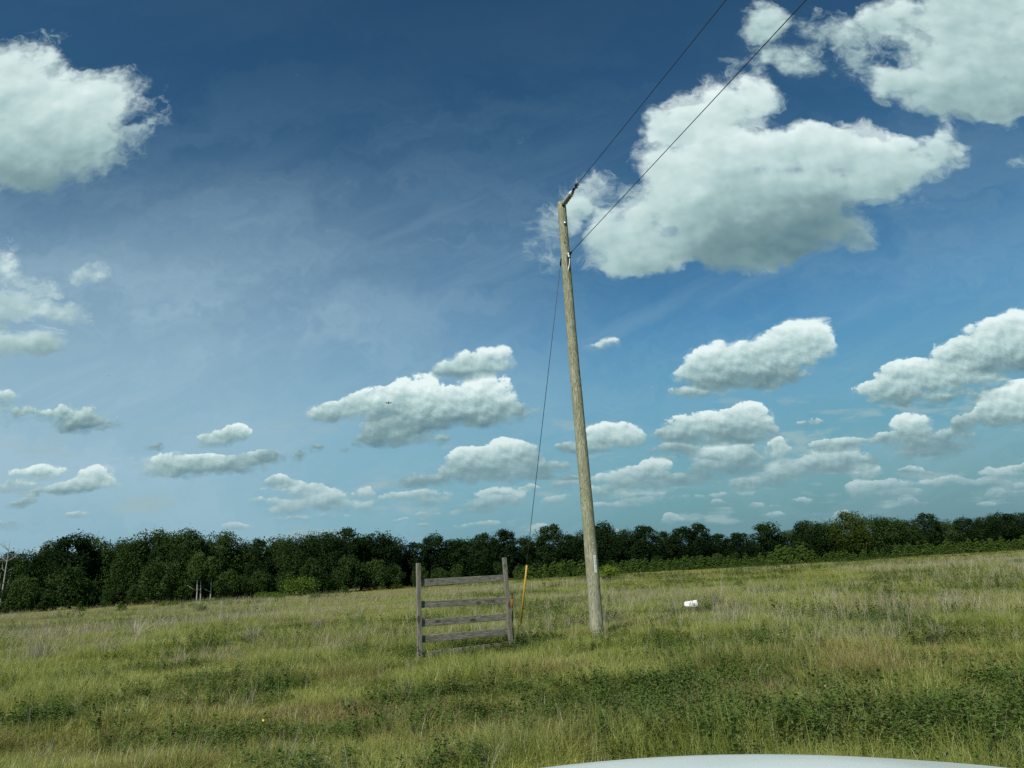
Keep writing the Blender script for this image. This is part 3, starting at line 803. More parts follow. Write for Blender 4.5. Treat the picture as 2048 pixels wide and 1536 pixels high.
SKYLINE = [(-70, 1085), (-25, 1092), (20, 1104), (62, 1100), (105, 1078), (150, 1072), (190, 1074), (235, 1086), (268, 1076), (308, 1066), (345, 1062), (378, 1058), (412, 1076), (445, 1068), (485, 1084), (520, 1076), (556, 1070), (590, 1070),
           (625, 1074), (655, 1066), (692, 1062), (722, 1080), (752, 1070), (785, 1072), (830, 1080), (868, 1072), (905, 1080), (932, 1078), (962, 1064), (1008, 1056), (1050, 1072), (1098, 1054), (1140, 1066), (1180, 1058), (1205, 1048), (1245, 1062),
           (1290, 1052), (1330, 1060), (1362, 1054), (1398, 1050), (1435, 1066), (1478, 1066), (1530, 1046), (1572, 1058), (1612, 1040), (1652, 1050), (1738, 1034), (1772, 1042), (1808, 1036), (1850, 1030), (1885, 1046), (1925, 1032), (1962, 1028),
           (1998, 1022), (2040, 1022), (2085, 1020), (2130, 1024)]
LBL_D = 'tall dark green broadleaf tree in the wood along the far edge of the field'
LBL_M = 'tall mid green broadleaf tree in the wood along the far edge of the field'
def make_wood():
    rg = np.random.default_rng(90)
    for i, (px, py) in enumerate(SKYLINE):
        Y = depth_at(px) + rg.uniform(-2, 7)
        top = at_depth(px, py + rg.uniform(-5, 7), Y)
        b = Vector((top.x, top.y, hz1(top.x, top.y) - .1))
        H = top.z - b.z
        key = 'mid' if (px < 640 and rg.random() < .65) or (px > 1560 and rg.random() < .6) else 'dark'  # middle of the wood: dark leaf colour throughout, standing in for cloud shade
        j = int(rg.integers(0, 5))
        sz = H / 13.4
        place_tree('broadleaf_tree', b, crowns[key][j], trunk_pale if px in (412, 445) else trunks[i % 3], (rg.uniform(.66, 1.08) if px < 700 else rg.uniform(.95, 1.4)) * (.55 + .45 * sz), sz, rg.uniform(0, 6.28), LBL_M if key == 'mid' else LBL_D, 'tree',
                   'mid green woodland trees' if key == 'mid' else 'dark woodland trees')
    # second rank fills the wood behind the front trees
    for px in np.arange(-60, 2120, 47):
        px += rg.uniform(-12, 12); Y = depth_at(px) + rg.uniform(10, 20)
        py = float(np.interp(px, [a for a, _ in SKYLINE], [c for _, c in SKYLINE])) + rg.uniform(12, 32)
        top = at_depth(px, py, Y); b = Vector((top.x, top.y, hz1(top.x, top.y) - .1)); sz = (top.z - b.z) / 14.2
        place_tree('broadleaf_tree', b, crowns['dark'][int(rg.integers(0, 4))], trunks[0], 1.35, sz, rg.uniform(0, 6.28), LBL_D, 'tree', 'dark woodland trees')
    # the yellow green one that stands out
    top = at_depth(1692, 1024, 224); b = Vector((top.x, top.y, hz1(top.x, top.y) - .1))
    place_tree('broadleaf_tree', b, crowns['olive'][0], trunks[1], 1.12, (top.z - b.z) / 13.5, 1.0, 'yellow green tree rising a little above the dark wood around it', 'tree', None)
    # lower trees at the foot of the wood
    for px in np.arange(-70, 1500, 43):
        px += rg.uniform(-14, 14); Y = depth_at(px) - rg.uniform(4, 8)
        if 372 < px < 432: continue
        b = on_ground(px, Y); b.z -= .1
        h = rg.uniform(.65, 1.5) if px < 800 else rg.uniform(.5, 1.0)
        place_tree('understory_tree', b, under['dark'][int(rg.integers(0, 3))], trunk_small, h * rg.uniform(.8, 1.1), h, rg.uniform(0, 6.28), 'low bushy green tree at the foot of the tall wood', 'tree', 'low trees at the foot of the wood')
    # slim trees with pale bare trunks in a gap of the low growth
    slim = crown_mesh('crown_slim', 9.5, 2.3, 480, M_leaf_under, 16, 230, (.22, .42), .50)
    tslim = trunk_mesh('trunk_slim', 8.0, .17, 79, M_bark_pale, 3)
    for px, hh in ((395, 1.0), (403, .82), (422, .9)):
        b = on_ground(px, 140.5 + (px % 3)); b.z -= .1
        place_tree('slim_tree', b, slim, tslim, .85, hh, px * .9, 'slim tree with a pale bare trunk before the dark wood', 'tree', 'slim pale trunked trees before the wood')
    # dead tree at the end of the wood
    p = at_depth(14, 1080, 146); b = Vector((p.x, p.y, hz1(p.x, p.y)))
    e = empty('dead_tree', b)
    o = bpy.data.objects.new('trunk', trunk_mesh('trunk_dead', p.z - b.z, .22, 81, M_bark_pale, 16, True)); COL.objects.link(o); o.parent = e
    tag(e, 'bare grey dead tree with thin branches beside the wood', 'tree')
make_wood()

def make_small_trees():
    rg = np.random.default_rng(91)
    # shrubs in front of the wood: pixel of the foot, width and height in pixels
    for px, py, w, h, kind, lb in ((602, 1196, 75, 46, 'shrub', 'broad bright green shrub against the dark foot of the wood'), (530, 1200, 50, 18, 'shrub', None), (560, 1200, 30, 16, 'shrub', None), (335, 1214, 44, 13, 'shrub', None), (242, 1224, 20, 22, 'sap', None), (160, 1226, 20, 24, 'sap', None),
                                   (630, 1200, 24, 16, 'shrub', None), (690, 1190, 26, 20, 'sap', None), (765, 1178, 16, 22, 'sap', None), (790, 1176, 30, 14, 'shrub', None),
                                   (1219, 1166, 44, 38, 'round', 'lone round bright green bush beside the utility pole'), (1480, 1175, 22, 18, 'round', 'small round dark bush alone in the open grass beyond the white sign'), (2032, 1128, 36, 12, 'shrub', 'low wide bush on the open grass before the far sapling hedge'),
                                   (402, 1226, 24, 18, 'round', 'small leafy bush in the pale grass before the pale trunks')):
        p = ground(px, py, 400)
        Ymax = depth_at(px) - 9
        if p is None or p.y > Ymax: p = on_ground(px, Ymax)
        sc = p.y / F_PX
        cm = under[kind][int(rg.integers(0, len(under[kind])))]
        H0, R0 = {'shrub': (2.6, 2.0), 'round': (2.0, 1.05), 'sap': (3.0, .95)}[kind]
        nm = {'shrub': 'shrub', 'round': 'bush', 'sap': 'sapling'}[kind]
        place_tree(nm, (p.x, p.y, p.z - .05), cm, trunk_small, w * sc / (2 * R0 * .92), h * sc / (H0 * 1.08), rg.uniform(0, 6.28),
                   lb or ('bright green shrub at the foot of the wood' if kind == 'shrub' else 'young pointed sapling at the foot of the wood'), 'shrub' if kind == 'shrub' else ('bush' if kind == 'round' else 'sapling'),
                   None if lb else ('shrubs at the foot of the wood' if kind == 'shrub' else 'saplings at the foot of the wood'))
    # young trees planted in rows before the wood on the right
    def row(x0, x1, y0, y1, n, h, lab, grp, jit):
        for i in range(n):
            t = (i + rg.uniform(-.35, .35)) / n
            px = x0 + (x1 - x0) * t; py = y0 + (y1 - y0) * t + rg.uniform(-jit, jit)
            p = ground(px, py, 500); Ym = depth_at(px) - 12
            if p is None or p.y > Ym: p = on_ground(px, Ym + rg.uniform(-6, 2))
            sz = h * rg.uniform(.65, 1.2) * p.y / F_PX / 3.2
            place_tree('sapling', (p.x, p.y, p.z - .05), under['sap'][int(rg.integers(0, 3))], trunk_small, sz * rg.uniform(1.0, 1.5), sz, rg.uniform(0, 6.28), lab, 'sapling', grp)
    row(1035, 1175, 1158, 1152, 24, 30, 'young green sapling in the loose row before the dark wood', 'saplings in a loose row before the wood', 2)
    row(1230, 1560, 1146, 1131, 56, 28, 'young green sapling in the loose row before the dark wood', 'saplings in a loose row before the wood', 2)
    row(1560, 1640, 1128, 1122, 11, 38, 'young green sapling in the loose row before the dark wood', 'saplings in a loose row before the wood', 2)
    row(1640, 1810, 1120, 1113, 26, 22, 'young green sapling in the loose row before the dark wood', 'saplings in a loose row before the wood', 1)
    row(1800, 2090, 1112, 1097, 60, 27, 'small sapling in the dense hedge along the top of the field', 'saplings in the dense far hedge', 1)
make_small_trees()

# ================================================================== utility pole
def wood_pole_mat():
    m, k, b, o = new_mat('weathered_pole_wood')
    tcn = m.node_tree.nodes.new('ShaderNodeTexCoord')
    P = tcn.outputs['Object']
    st = k.vec('MULTIPLY', P, (1, 1, .11))
    wv = k.noise(st, 11.0, 3, .5, dist=2.2)
    n2 = k.noise(k.vec('MULTIPLY', P, (1, 1, .04)), 60.0, 5, .7)
    bl = k.noise(P, 1.6, 4, .6)
    spk = k.noise(P, 38.0, 3, .6)
    # flame grain: rings of a slowly warped field
    ringv = k.math('FRACT', k.math('MULTIPLY', wv, 7.0))
    ring = k.math('ABSOLUTE', k.math('SUBTRACT', ringv, .5))
    c = k.ramp(k.math('MULTIPLY_ADD', ring, 1.1, k.math('MULTIPLY', n2, .45)), [(.10, (.075, .070, .042)), (.38, (.20, .198, .122)), (.75, (.40, .405, .285))])
    c = k.mix(k.mapr(bl, .45, .68, 0, .55), c, (.20, .215, .115, 1))
    c = k.mix(k.mapr(spk, .62, .74, 0, .65), c, (.47, .46, .36, 1))
    c = k.mix(k.mapr(n2, .62, .75, 0, .8), c, (.055, .05, .035, 1))
    k.put(b.inputs['Base Color'], c); b.inputs['Roughness'].default_value = .9; b.inputs['Specular IOR Level'].default_value = .2
    bm = m.node_tree.nodes.new('ShaderNodeBump'); bm.inputs['Strength'].default_value = .5; bm.inputs['Distance'].default_value = .01
    k.put(bm.inputs['Height'], k.math('ADD', ring, n2)); m.node_tree.links.new(bm.outputs[0], b.inputs['Normal'])
    return m
M_pole = wood_pole_mat()
M_steel = simple_mat('galvanised_steel', (.32, .33, .33), .45, .8, .25, 30)
M_dark = simple_mat('dark_iron', (.025, .026, .028), .6, .4, .3, 30)
M_grey = simple_mat('grey_polymer', (.30, .31, .31), .5, 0, .15, 20)
M_wire = simple_mat('weathered_cable', (.045, .05, .055), .55, .3, .25, 20)
M_white = simple_mat('white_plastic', (.80, .80, .78), .45, 0, .06, 20)
M_black = simple_mat('black_print', (.02, .022, .022), .6, 0, .1, 20)

PB = ground(1195, 1273)
PTOP = 10.27
def pole_r(z): return .148 + (.105 - .148) * (z / PTOP)
def pole_c(z): return Vector((PB.x - .045 * z / PTOP + .012 * math.sin(z * .7), PB.y, PB.z + z))

pole = empty('utility_pole', PB)
tag(pole, 'tall weathered round wooden utility pole standing in the grass', 'utility pole')
inv = Matrix.Translation(-PB)
def pole_part(mb, name, mat, parent=pole, smooth=True):
    base = Vector((0, 0, 0)) if parent is pole else Vector((0, 0, 0))
    mb.v = [tuple(Vector(v) - PB) for v in mb.v]
    return mb.obj(name, mat, parent, smooth)
mb = MB()
zs = np.concatenate([[-.4], np.linspace(0, PTOP - .012, 40), [PTOP]])
mb.tube([pole_c(max(z, 0)) + Vector((0, 0, min(z, 0))) for z in zs], [pole_r(max(z, 0)) * (1 + .012 * math.sin(z * 5.1) + .01 * math.sin(z * 11)) for z in zs[:-1]] + [pole_r(PTOP) - .012], 28)
shaft = pole_part(mb, 'shaft', M_pole)
for p_ in shaft.data.polygons:
    if len(p_.vertices) > 4: p_.use_smooth = False

WD = Vector((2.12, -7.3, 0)).normalized()      # direction in which the two wires leave
def face_pt(z, out=0.0, ang=0.0):
    """point on the pole's skin on the wire side; ang turns round the pole"""
    d = Matrix.Rotation(ang, 3, 'Z') @ WD
    return pole_c(z) + d * (pole_r(z) + out), d
# top dead-end: bolt, sleeve insulator, shackle, clamp
p0, d0 = face_pt(PTOP - .12)
up = Vector((0, 0, 1))
mb = MB(); mb.tube([p0 - d0 * .03, p0 + d0 * .06], .016, 8); mb.box(p0 + d0 * .012, (.035, .035, .012), d0.to_track_quat('Z', 'Y').to_matrix(), .004); pole_part(mb, 'eye_bolt', M_dark)
dw = (WD + up * -.01).normalized()
a = p0 + d0 * .06; e1 = a + dw * .62
mb = MB(); mb.tube([a, a + dw * .02, a + dw * .03, a + dw * .50, a + dw * .51, e1], [.03, .05, .055, .055, .045, .04], 14); ins = pole_part(mb, 'dead_end_insulator', M_grey)
mb = MB()
for t in (.10, .22, .34, .46): mb.tube([a + dw * t, a + dw * (t + .012)], [.068, .058], 14)
pole_part(mb, 'insulator_shed', M_grey, ins)
mb = MB(); mb.tube([a + dw * .50, a + dw * .58], [.062, .05], 12); pole_part(mb, 'end_collar', M_white, ins)
mb = MB(); mb.tube([e1, e1 + dw * .10 + up * .02, e1 + dw * .20], [.022, .035, .018], 8); mb.tube([e1 + dw * .2, e1 + dw * .27 + up * .04, e1 + dw * .34 + up * .01, e1 + dw * .40 - up * .05], [.025, .04, .03, .012], 8); mb.tube([e1 + dw * .22 - up * .02, e1 + dw * .32 - up * .07], [.022, .015], 6); pole_part(mb, 'dead_end_clamp', M_dark)
mb = MB(); mb.tube([e1 + dw * .24 + up * .03, e1 + dw * .20 + up * .16 - WD.cross(up) * .03, e1 + dw * .19 + up * .34 - WD.cross(up) * .05], [.006, .005, .003], 6); pole_part(mb, 'wire_tail', M_steel)
# washers and bolts down the pole
for z, an, rr in ((PTOP - .62, .15, .035), (PTOP - .45, .5, .014), (PTOP - 1.12, -.35, .02), (PTOP - 1.0, -.1, .012), (5.55, .45, .02), (1.05, .5, .016)):
    p, d = face_pt(z, 0, an)
    mb = MB()
    if rr > .03: mb.box(p + d * .008, (.04, .04, .008), d.to_track_quat('Z', 'Y').to_matrix(), .004)
    mb.tube([p - d * .02, p + d * .035], rr * .55, 8)
    pole_part(mb, 'washer_bolt' if rr > .03 else 'bolt', M_steel if rr > .03 else M_dark)
# lower dead-end: clevis with spool and clamp, and a white strip that hangs from it
zl = 8.74
p1, d1 = face_pt(zl)
mb = MB(); R_ = d1.to_track_quat('Z', 'Y').to_matrix()
mb.tube([p1 - d1 * .03, p1 + d1 * .16], .018, 8); mb.tube([p1 + d1 * .06 + up * .07, p1 + d1 * .16 + up * .075], .014, 6); mb.tube([p1 + d1 * .06 - up * .07, p1 + d1 * .16 - up * .075], .014, 6)
mb.tube([p1 + d1 * .03 - up * .28, p1 + d1 * .04 - up * .06], [.02, .03], 8); mb.tube([p1 + d1 * .14 - up * .09, p1 + d1 * .14 + up * .09], .012, 6)
pole_part(mb, 'clevis', M_dark)
mb = MB(); mb.tube([p1 + d1 * .14 - up * .05, p1 + d1 * .14 - up * .02, p1 + d1 * .14 + up * .02, p1 + d1 * .14 + up * .05], [.045, .028, .028, .045], 12); pole_part(mb, 'spool', M_white)
mb = MB(); mb.tube([p1 + d1 * .16, p1 + d1 * .24 + up * .02, p1 + d1 * .33 + up * .02], [.02, .032, .012], 8); mb.tube([p1 + d1 * .2 - up * .03, p1 + d1 * .30 - up * .01 + WD.cross(up) * .06], [.018, .012], 6); pole_part(mb, 'wire_clamp', M_dark)
mb = MB(); st_ = p1 + d1 * .15 - up * .03
sidev = WD.cross(up)
mb.tube([st_, st_ - up * .16 + sidev * .01, st_ - up * .30 + sidev * .045, st_ - up * .40 + sidev * .07], [.006, .009, .013, .011], 6); pole_part(mb, 'white_strip', M_white)
# number tag
zt = 1.52
ang_t = math.atan2(-1, 0) - math.atan2(WD.y, WD.x) + rad(24)
tagp, tagd = face_pt(zt, .004, ang_t)
Rt = Matrix((Vector((tagd.y * -1, tagd.x, 0)).normalized(), up, tagd)).transposed()
mb = MB(); mb.box(tagp, (.026, .185, .003), Rt); plate = pole_part(mb, 'number_tag', M_white, pole, False)
def text_mesh(name, ch, size, loc, rot3, mat, parent, thick=.0006):
    cu = bpy.data.curves.new('t', 'FONT'); cu.body = ch; cu.size = size; cu.align_x = 'CENTER'; cu.align_y = 'CENTER'; cu.extrude = thick; cu.resolution_u = 3
    to = bpy.data.objects.new('t', cu); COL.objects.link(to)
    dg = bpy.context.evaluated_depsgraph_get()
    me = bpy.data.meshes.new_from_object(to.evaluated_get(dg)); me.materials.clear(); me.materials.append(mat)
    bpy.data.objects.remove(to); bpy.data.curves.remove(cu)
    o = bpy.data.objects.new(name, me); COL.objects.link(o); o.parent = parent
    o.matrix_local = Matrix.Translation(loc) @ rot3.to_4x4()
    return o
for i, ch in enumerate('1948197'):
    text_mesh('character', ch, .058, tagp - PB + tagd * .0045 + up * (.150 - .050 * i), Rt, M_black, plate)

# guy wire with yellow guard
GB = ground(1038, 1259)
gtop, gd = face_pt(8.92, 0, math.pi)
guy = empty('guy_wire', GB); tag(guy, 'steel guy cable with a yellow guard running from the pole down to the grass', 'guy wire')
def rel(mb, o): mb.v = [tuple(Vector(v) - Vector(o)) for v in mb.v]; return mb
gt_ = at_depth(1122, 521, PB.y + .08)
mb = MB(); mb.tube([GB - up * .2, GB.lerp(gt_, .3), GB.lerp(gt_, .6), gt_ + up * 0], .0085, 6); rel(mb, GB).obj('cable', M_wire, guy, True)
# guard: seen from (1052,1130) to the ground
def proj(p):
    v = CAM_R.transposed() @ (Vector(p) - Vector((0, 0, CAM_H)))
    return 1024 + F_PX * v.x / -v.z, 768 - F_PX * v.y / -v.z
ts = np.linspace(0, .6, 400)
tg = min(ts, key=lambda t: abs(proj(GB.lerp(gt_, t))[1] - 1130))
M_yellow = simple_mat('yellow_guard_plastic', (.42, .27, .03), .5, 0, .12, 8)
mb = MB(); gA, gB = GB - up * .1, GB.lerp(gt_, tg); off = Vector((.012, -.015, 0)); mb.tube([gA + off, gA.lerp(gB, .5) + off, gB + off], [.026, .028, .026], 8); rel(mb, GB).obj('guard', M_yellow, guy, True)
mb = MB(); mb.tube([gt_ - Vector((0, .12, 0)), gt_ + (GB - gt_).normalized() * .12], .018, 6); rel(mb, GB).obj('guy_hook', M_dark, guy, True)

# two wires
def wire(name, start, px, py, h_end, label):
    r = ray(px, py); t = (h_end - CAM_H) / r.z; q = Vector((0, 0, CAM_H)) + r * t
    pts = []
    d = (q - start)
    for s in np.linspace(0, 6.0, 60):
        p = start + d * s
        p.z = start.z + (h_end - start.z) * s + .022 * s * (s - 1)
        pts.append(p)
    e = empty(name, start); mb = MB(); mb.tube(pts, .0075, 6); rel(mb, start).obj('strand', M_wire, e, True)
    return tag(e, label, 'wire')
wire('power_line', e1 + dw * .30 + up * .02, 1452, 0, 9.93, 'upper thin wire running from the insulator at the pole top')
wire('power_line', p1 + d1 * .22 + up * .02, 1612, 0, 8.62, 'lower thin wire clamped to the pole below its top')

# ================================================================== board fence panel
def fence_mat():
    m, k, b, o = new_mat('grey_weathered_board')
    nt = m.node_tree
    tcn = nt.nodes.new('ShaderNodeTexCoord'); oi = nt.nodes.new('ShaderNodeObjectInfo')
    P = k.vec('ADD', tcn.outputs['Object'], k.scale(k.comb(1.0, .7, .4), k.math('MULTIPLY', oi.outputs['Random'], 9.0)))
    st = k.vec('MULTIPLY', P, (12, 12, 1.1))
    w = k.noise(st, 1.3, 4, .55, dist=1.2)
    ring = k.math('ABSOLUTE', k.math('SUBTRACT', k.math('FRACT', k.math('MULTIPLY', w, 7.0)), .5))
    fine = k.noise(k.vec('MULTIPLY', P, (60, 60, 1.5)), 2.0, 5, .7)
    vo = nt.nodes.new('ShaderNodeTexVoronoi'); vo.inputs['Scale'].default_value = 2.6; k.put(vo.inputs['Vector'], k.vec('MULTIPLY', P, (2.2, 2.2, 1)))
    knot = k.mapr(vo.outputs['Distance'], .12, .25, 1, 0)
    c = k.ramp(k.math('MULTIPLY_ADD', ring, .9, k.math('MULTIPLY', fine, .5)), [(.2, (.065, .058, .043)), (.5, (.185, .172, .135)), (.85, (.39, .37, .305))])
    c = k.mix(k.math('MULTIPLY', k.noise(P, 1.2, 3, .5), .35), c, (.17, .155, .11, 1))
    c = k.mix(k.math('MULTIPLY', knot, .8), c, (.045, .037, .028, 1))
    k.put(b.inputs['Base Color'], c); b.inputs['Roughness'].default_value = .9; b.inputs['Specular IOR Level'].default_value = .15
    bm = nt.nodes.new('ShaderNodeBump'); bm.inputs['Strength'].default_value = .4; bm.inputs['Distance'].default_value = .006
    k.put(bm.inputs['Height'], fine); nt.links.new(bm.outputs[0], b.inputs['Normal'])
    return m
M_board = fence_mat()
LB, RB = ground(840, 1321), ground(1023, 1299)
def post_top(px, py, base): return at_depth(px, py, base.y)
LT, RT = post_top(836.5, 1126, LB), post_top(1008.5, 1115, RB)
fence = empty('board_fence_panel', LB); tag(fence, 'short grey wooden fence panel of two posts and five boards', 'fence')
ax = (RB - LB).normalized(); axh = Vector((ax.x, ax.y, 0)).normalized(); nrm = Vector((axh.y, -axh.x, 0))   # towards the camera
def post(b, t, name='post'):
    d = (t - b); L = d.length + .3; dz_ = d.normalized()
    xa = (axh - dz_ * axh.dot(dz_)).normalized(); ya = dz_.cross(xa)
    R3 = Matrix((xa, ya, dz_)).transposed()
    o = MB(); o.box((0, 0, 0), (.043, .024, L / 2), None, .005)
    ob = o.obj(name, M_board, fence); ob.matrix_local = Matrix.Translation((b + t) / 2 - dz_ * .15 - LB) @ R3.to_4x4()
post(LB, LT); post(RB, RT)
# each board: height of its top and bottom edge at both posts, read off the photograph
BOARDS = [(1158.5, 1172, 1149.5, 1163), (1202, 1215.5, 1194.5, 1207.5), (1239, 1253, 1227, 1241), (1271.5, 1285, 1256, 1270.5), (1304.5, 1317.5, 1284.5, 1298.5)]
for (l0, l1, r0, r1) in BOARDS:
    def on_panel(px, py):
        r = ray(px, py); c = Vector((0, 0, CAM_H)); n_ = nrm
        t = (LB - nrm * .043 - c).dot(n_) / r.dot(n_); return c + r * t
    A = (on_panel(846, l0) + on_panel(846, l1)) / 2; B = (on_panel(1004, r0) + on_panel(1004, r1)) / 2
    hgt_ = .5 * ((on_panel(846, l0) - on_panel(846, l1)).length + (on_panel(1004, r0) - on_panel(1004, r1)).length)
    d = (B - A).normalized(); A = A - d * .12; B = B + d * .12
    ya = nrm; xa = ya.cross(d).normalized(); ya = d.cross(xa)
    R3 = Matrix((xa, ya, d)).transposed()
    o = MB(); o.box((0, 0, 0), (hgt_ / 2, .02, (B - A).length / 2), None, .004)
    ob = o.obj('board', M_board, fence); ob.matrix_local = Matrix.Translation((A + B) / 2 - LB) @ R3.to_4x4()
    for zz in (RNG.uniform(-.5, -.1), RNG.uniform(.1, .6)):
        nl_ = MB(); nl_.tube([(RNG.uniform(-.03, .03), .018, zz), (RNG.uniform(-.03, .03), .0245, zz)], .007, 8); nl_.obj('nail_head', M_steel, ob)

# ================================================================== marker stake, sign, birds, flowers
SB = ground(1026, 1296); ST = at_depth(1024, 1185, SB.y)
stake = empty('marker_stake', SB); tag(stake, 'thin dark marker stake with an orange top beside the fence panel', 'stake')
M_orange = simple_mat('orange_plastic', (.62, .15, .04), .5, 0, .1, 10)
M_stake = simple_mat('dark_stake', (.05, .045, .03), .7, 0, .2, 10)
mb = MB(); mb.tube([SB - up * .15, SB.lerp(ST, .72)], .013, 8); rel(mb, SB).obj('rod', M_stake, stake, True)
mb = MB(); mb.tube([SB.lerp(ST, .72), ST], [.0145, .0145], 8); rel(mb, SB).obj('orange_top', M_orange, stake, True)

SG = ground(1383, 1219)
sign = empty('yard_sign', SG); tag(sign, 'small white sign board half sunk in the grass beyond the pole', 'sign')
pw = at_depth(1397, 1210, SG.y) - at_depth(1370, 1210, SG.y); wS = pw.length
mb = MB(); hS = wS * .52
n_ = 10
outl = [(-wS * .5, .0), (wS * .52, -.02), (wS * .455, hS * .86), (-wS * .36, hS * .66), (-wS * .44, hS * .58), (-wS * .49, hS * .40)]
vs = [(x, .03 * math.sin(x * 9), z) for x, z in outl] + [(x, .03 * math.sin(x * 9) + .006, z) for x, z in outl]
k_ = len(outl)
fs = [tuple(range(k_)), tuple(range(2 * k_ - 1, k_ - 1, -1))] + [(i, i + k_, (i + 1) % k_ + k_, (i + 1) % k_) for i in range(k_)]
M_sign = simple_mat('white_sign_sheet', (.88, .89, .87), .5, 0, .05, 6)
M_blue = simple_mat('blue_grey_print', (.16, .19, .26), .6, 0, .2, 12)
bo = mesh_obj('board', vs, fs, M_sign, sign); bo.location = (0, 0, .10); bo.rotation_euler = (rad(-18), 0, rad(-8))
for (x, z, w, h, ro) in ((-.02, .40, .10, .020, .3), (.02, .31, .06, .03, -.4), (.30, .42, .07, .022, -.7), (.36, .33, .04, .03, 0), (-.22, .46, .05, .02, .1), (-.05, .24, .05, .04, .2)):
    o = MB(); o.box((x * wS, .03 * math.sin(x * wS * 9) - .0025, z * hS * 1.35), (w * wS / 2, .0012, h * wS), Matrix.Rotation(ro, 3, 'Y')); o.obj('print_mark', M_blue, bo)

def bird(px, py, Y, span, label):
    c = at_depth(px, py, Y)
    e = empty('bird', c, rad(12)); tag(e, label, 'bird')
    s = span / 2
    secs = [(-1.0, -.10, .16, .14), (-.92, -.06, .125, .26), (-.7, .0, .065, .36), (-.4, .03, .03, .40), (-.12, .03, .015, .42), (0, .02, .0, .44), (.12, .03, .015, .42), (.4, .03, .04, .40), (.7, .0, .085, .36), (.92, -.06, .15, .26), (1.0, -.10, .20, .14)]
    V_, F_ = [], []
    for x, y, z, ch in secs:
        V_ += [(x * s, (y + ch * .5) * s, z * s + .012 * s), (x * s, (y - ch * .5) * s, z * s), (x * s, (y + ch * .2) * s, z * s - .02 * s)]
    for i in range(len(secs) - 1):
        a = 3 * i
        F_ += [(a, a + 1, a + 4, a + 3), (a + 1, a + 2, a + 5, a + 4), (a + 2, a, a + 3, a + 5)]
    b = MB(); b.v, b.f = V_, F_
    b.tube([(0, .48 * s, .0), (0, .40 * s, .01), (0, .25 * s, .0), (0, 0, -.03 * s), (0, -.28 * s, 0), (0, -.52 * s, .02 * s)], [.02 * s, .07 * s, .08 * s, .13 * s, .09 * s, .03 * s], 10)
    b.add([(-.05 * s, -.3 * s, 0), (.05 * s, -.3 * s, 0), (.12 * s, -.66 * s, .01), (-.12 * s, -.66 * s, .01)], [(0, 1, 2, 3)])
    b.obj('body', M_bird, e, True); e.rotation_euler = (rad(-34), rad(3), rad(8))
M_bird = simple_mat('dark_feathers', (.018, .017, .016), .8, 0, .2, 8)
bird(777, 806, 200, 1.75, 'dark soaring bird with wings spread before the white cloud')
bird(217, 751, 620, 1.1, 'tiny far off dark bird in the pale open sky')

def flower(px, py):
    b = ground(px, py + 12); c = at_depth(px, py, b.y)
    e = empty('yellow_flower', b); tag(e, 'small yellow flower in the near grass', 'flower', 'yellow flowers in the grass')
    mb = MB(); mb.tube([b - up * .02, c], .002, 5); rel(mb, b).obj('stem', M_stem, e)
    mb = MB()
    for i in range(6):
        a = i * math.pi / 3; d = Vector((math.cos(a), math.sin(a) * .5 - .4, math.sin(a) * .8)).normalized(); s_ = d.cross(Vector((0, -1, .6))).normalized()
        mb.add([c, c + d * .011 + s_ * .006, c + d * .019, c + d * .011 - s_ * .006], [(0, 1, 2, 3)])
    rel(mb, b).obj('petals', M_petal, e)
M_stem = simple_mat('flower_stem', (.06, .10, .02), .8)
M_petal = simple_mat('yellow_petal', (.75, .60, .03), .6)
for px, py in ((527, 1440), (1027, 1516), (1152, 1520)): flower(px, py)

# ================================================================== tufts of dry bunch grass that stand out
def tuft_mesh(seed, n, H, lean, spread, bend):
    o = blade_clump('tuft', n, spread, H * .55, H, .012, lean, M_tuft, seed, 5, bend)
    return o.data
M_tuft = leaf_material('bunch_grass', [(.0, (.30, .27, .18)), (1.0, (.42, .37, .26))], [(.0, (.24, .21, .16)), (.5, (.36, .32, .24)), (1.0, (.50, .44, .33))], .2, (.55, .47, .35), .4)
M_greytuft = leaf_material('grey_bunch_grass', [(.0, (.17, .16, .13)), (1.0, (.26, .24, .20))], [(.0, (.16, .145, .12)), (.5, (.23, .21, .17)), (1.0, (.32, .29, .24))], .2, (.34, .31, .26), .3)
tm_pale = [tuft_mesh(500 + i, 46, 1.0, .55, .10, .5) for i in range(2)]
tm_grey = []
for i in range(2):
    me = tuft_mesh(520 + i, 95, .8, .42, .22, .35); me.materials.clear(); me.materials.append(M_greytuft); tm_grey.append(me)
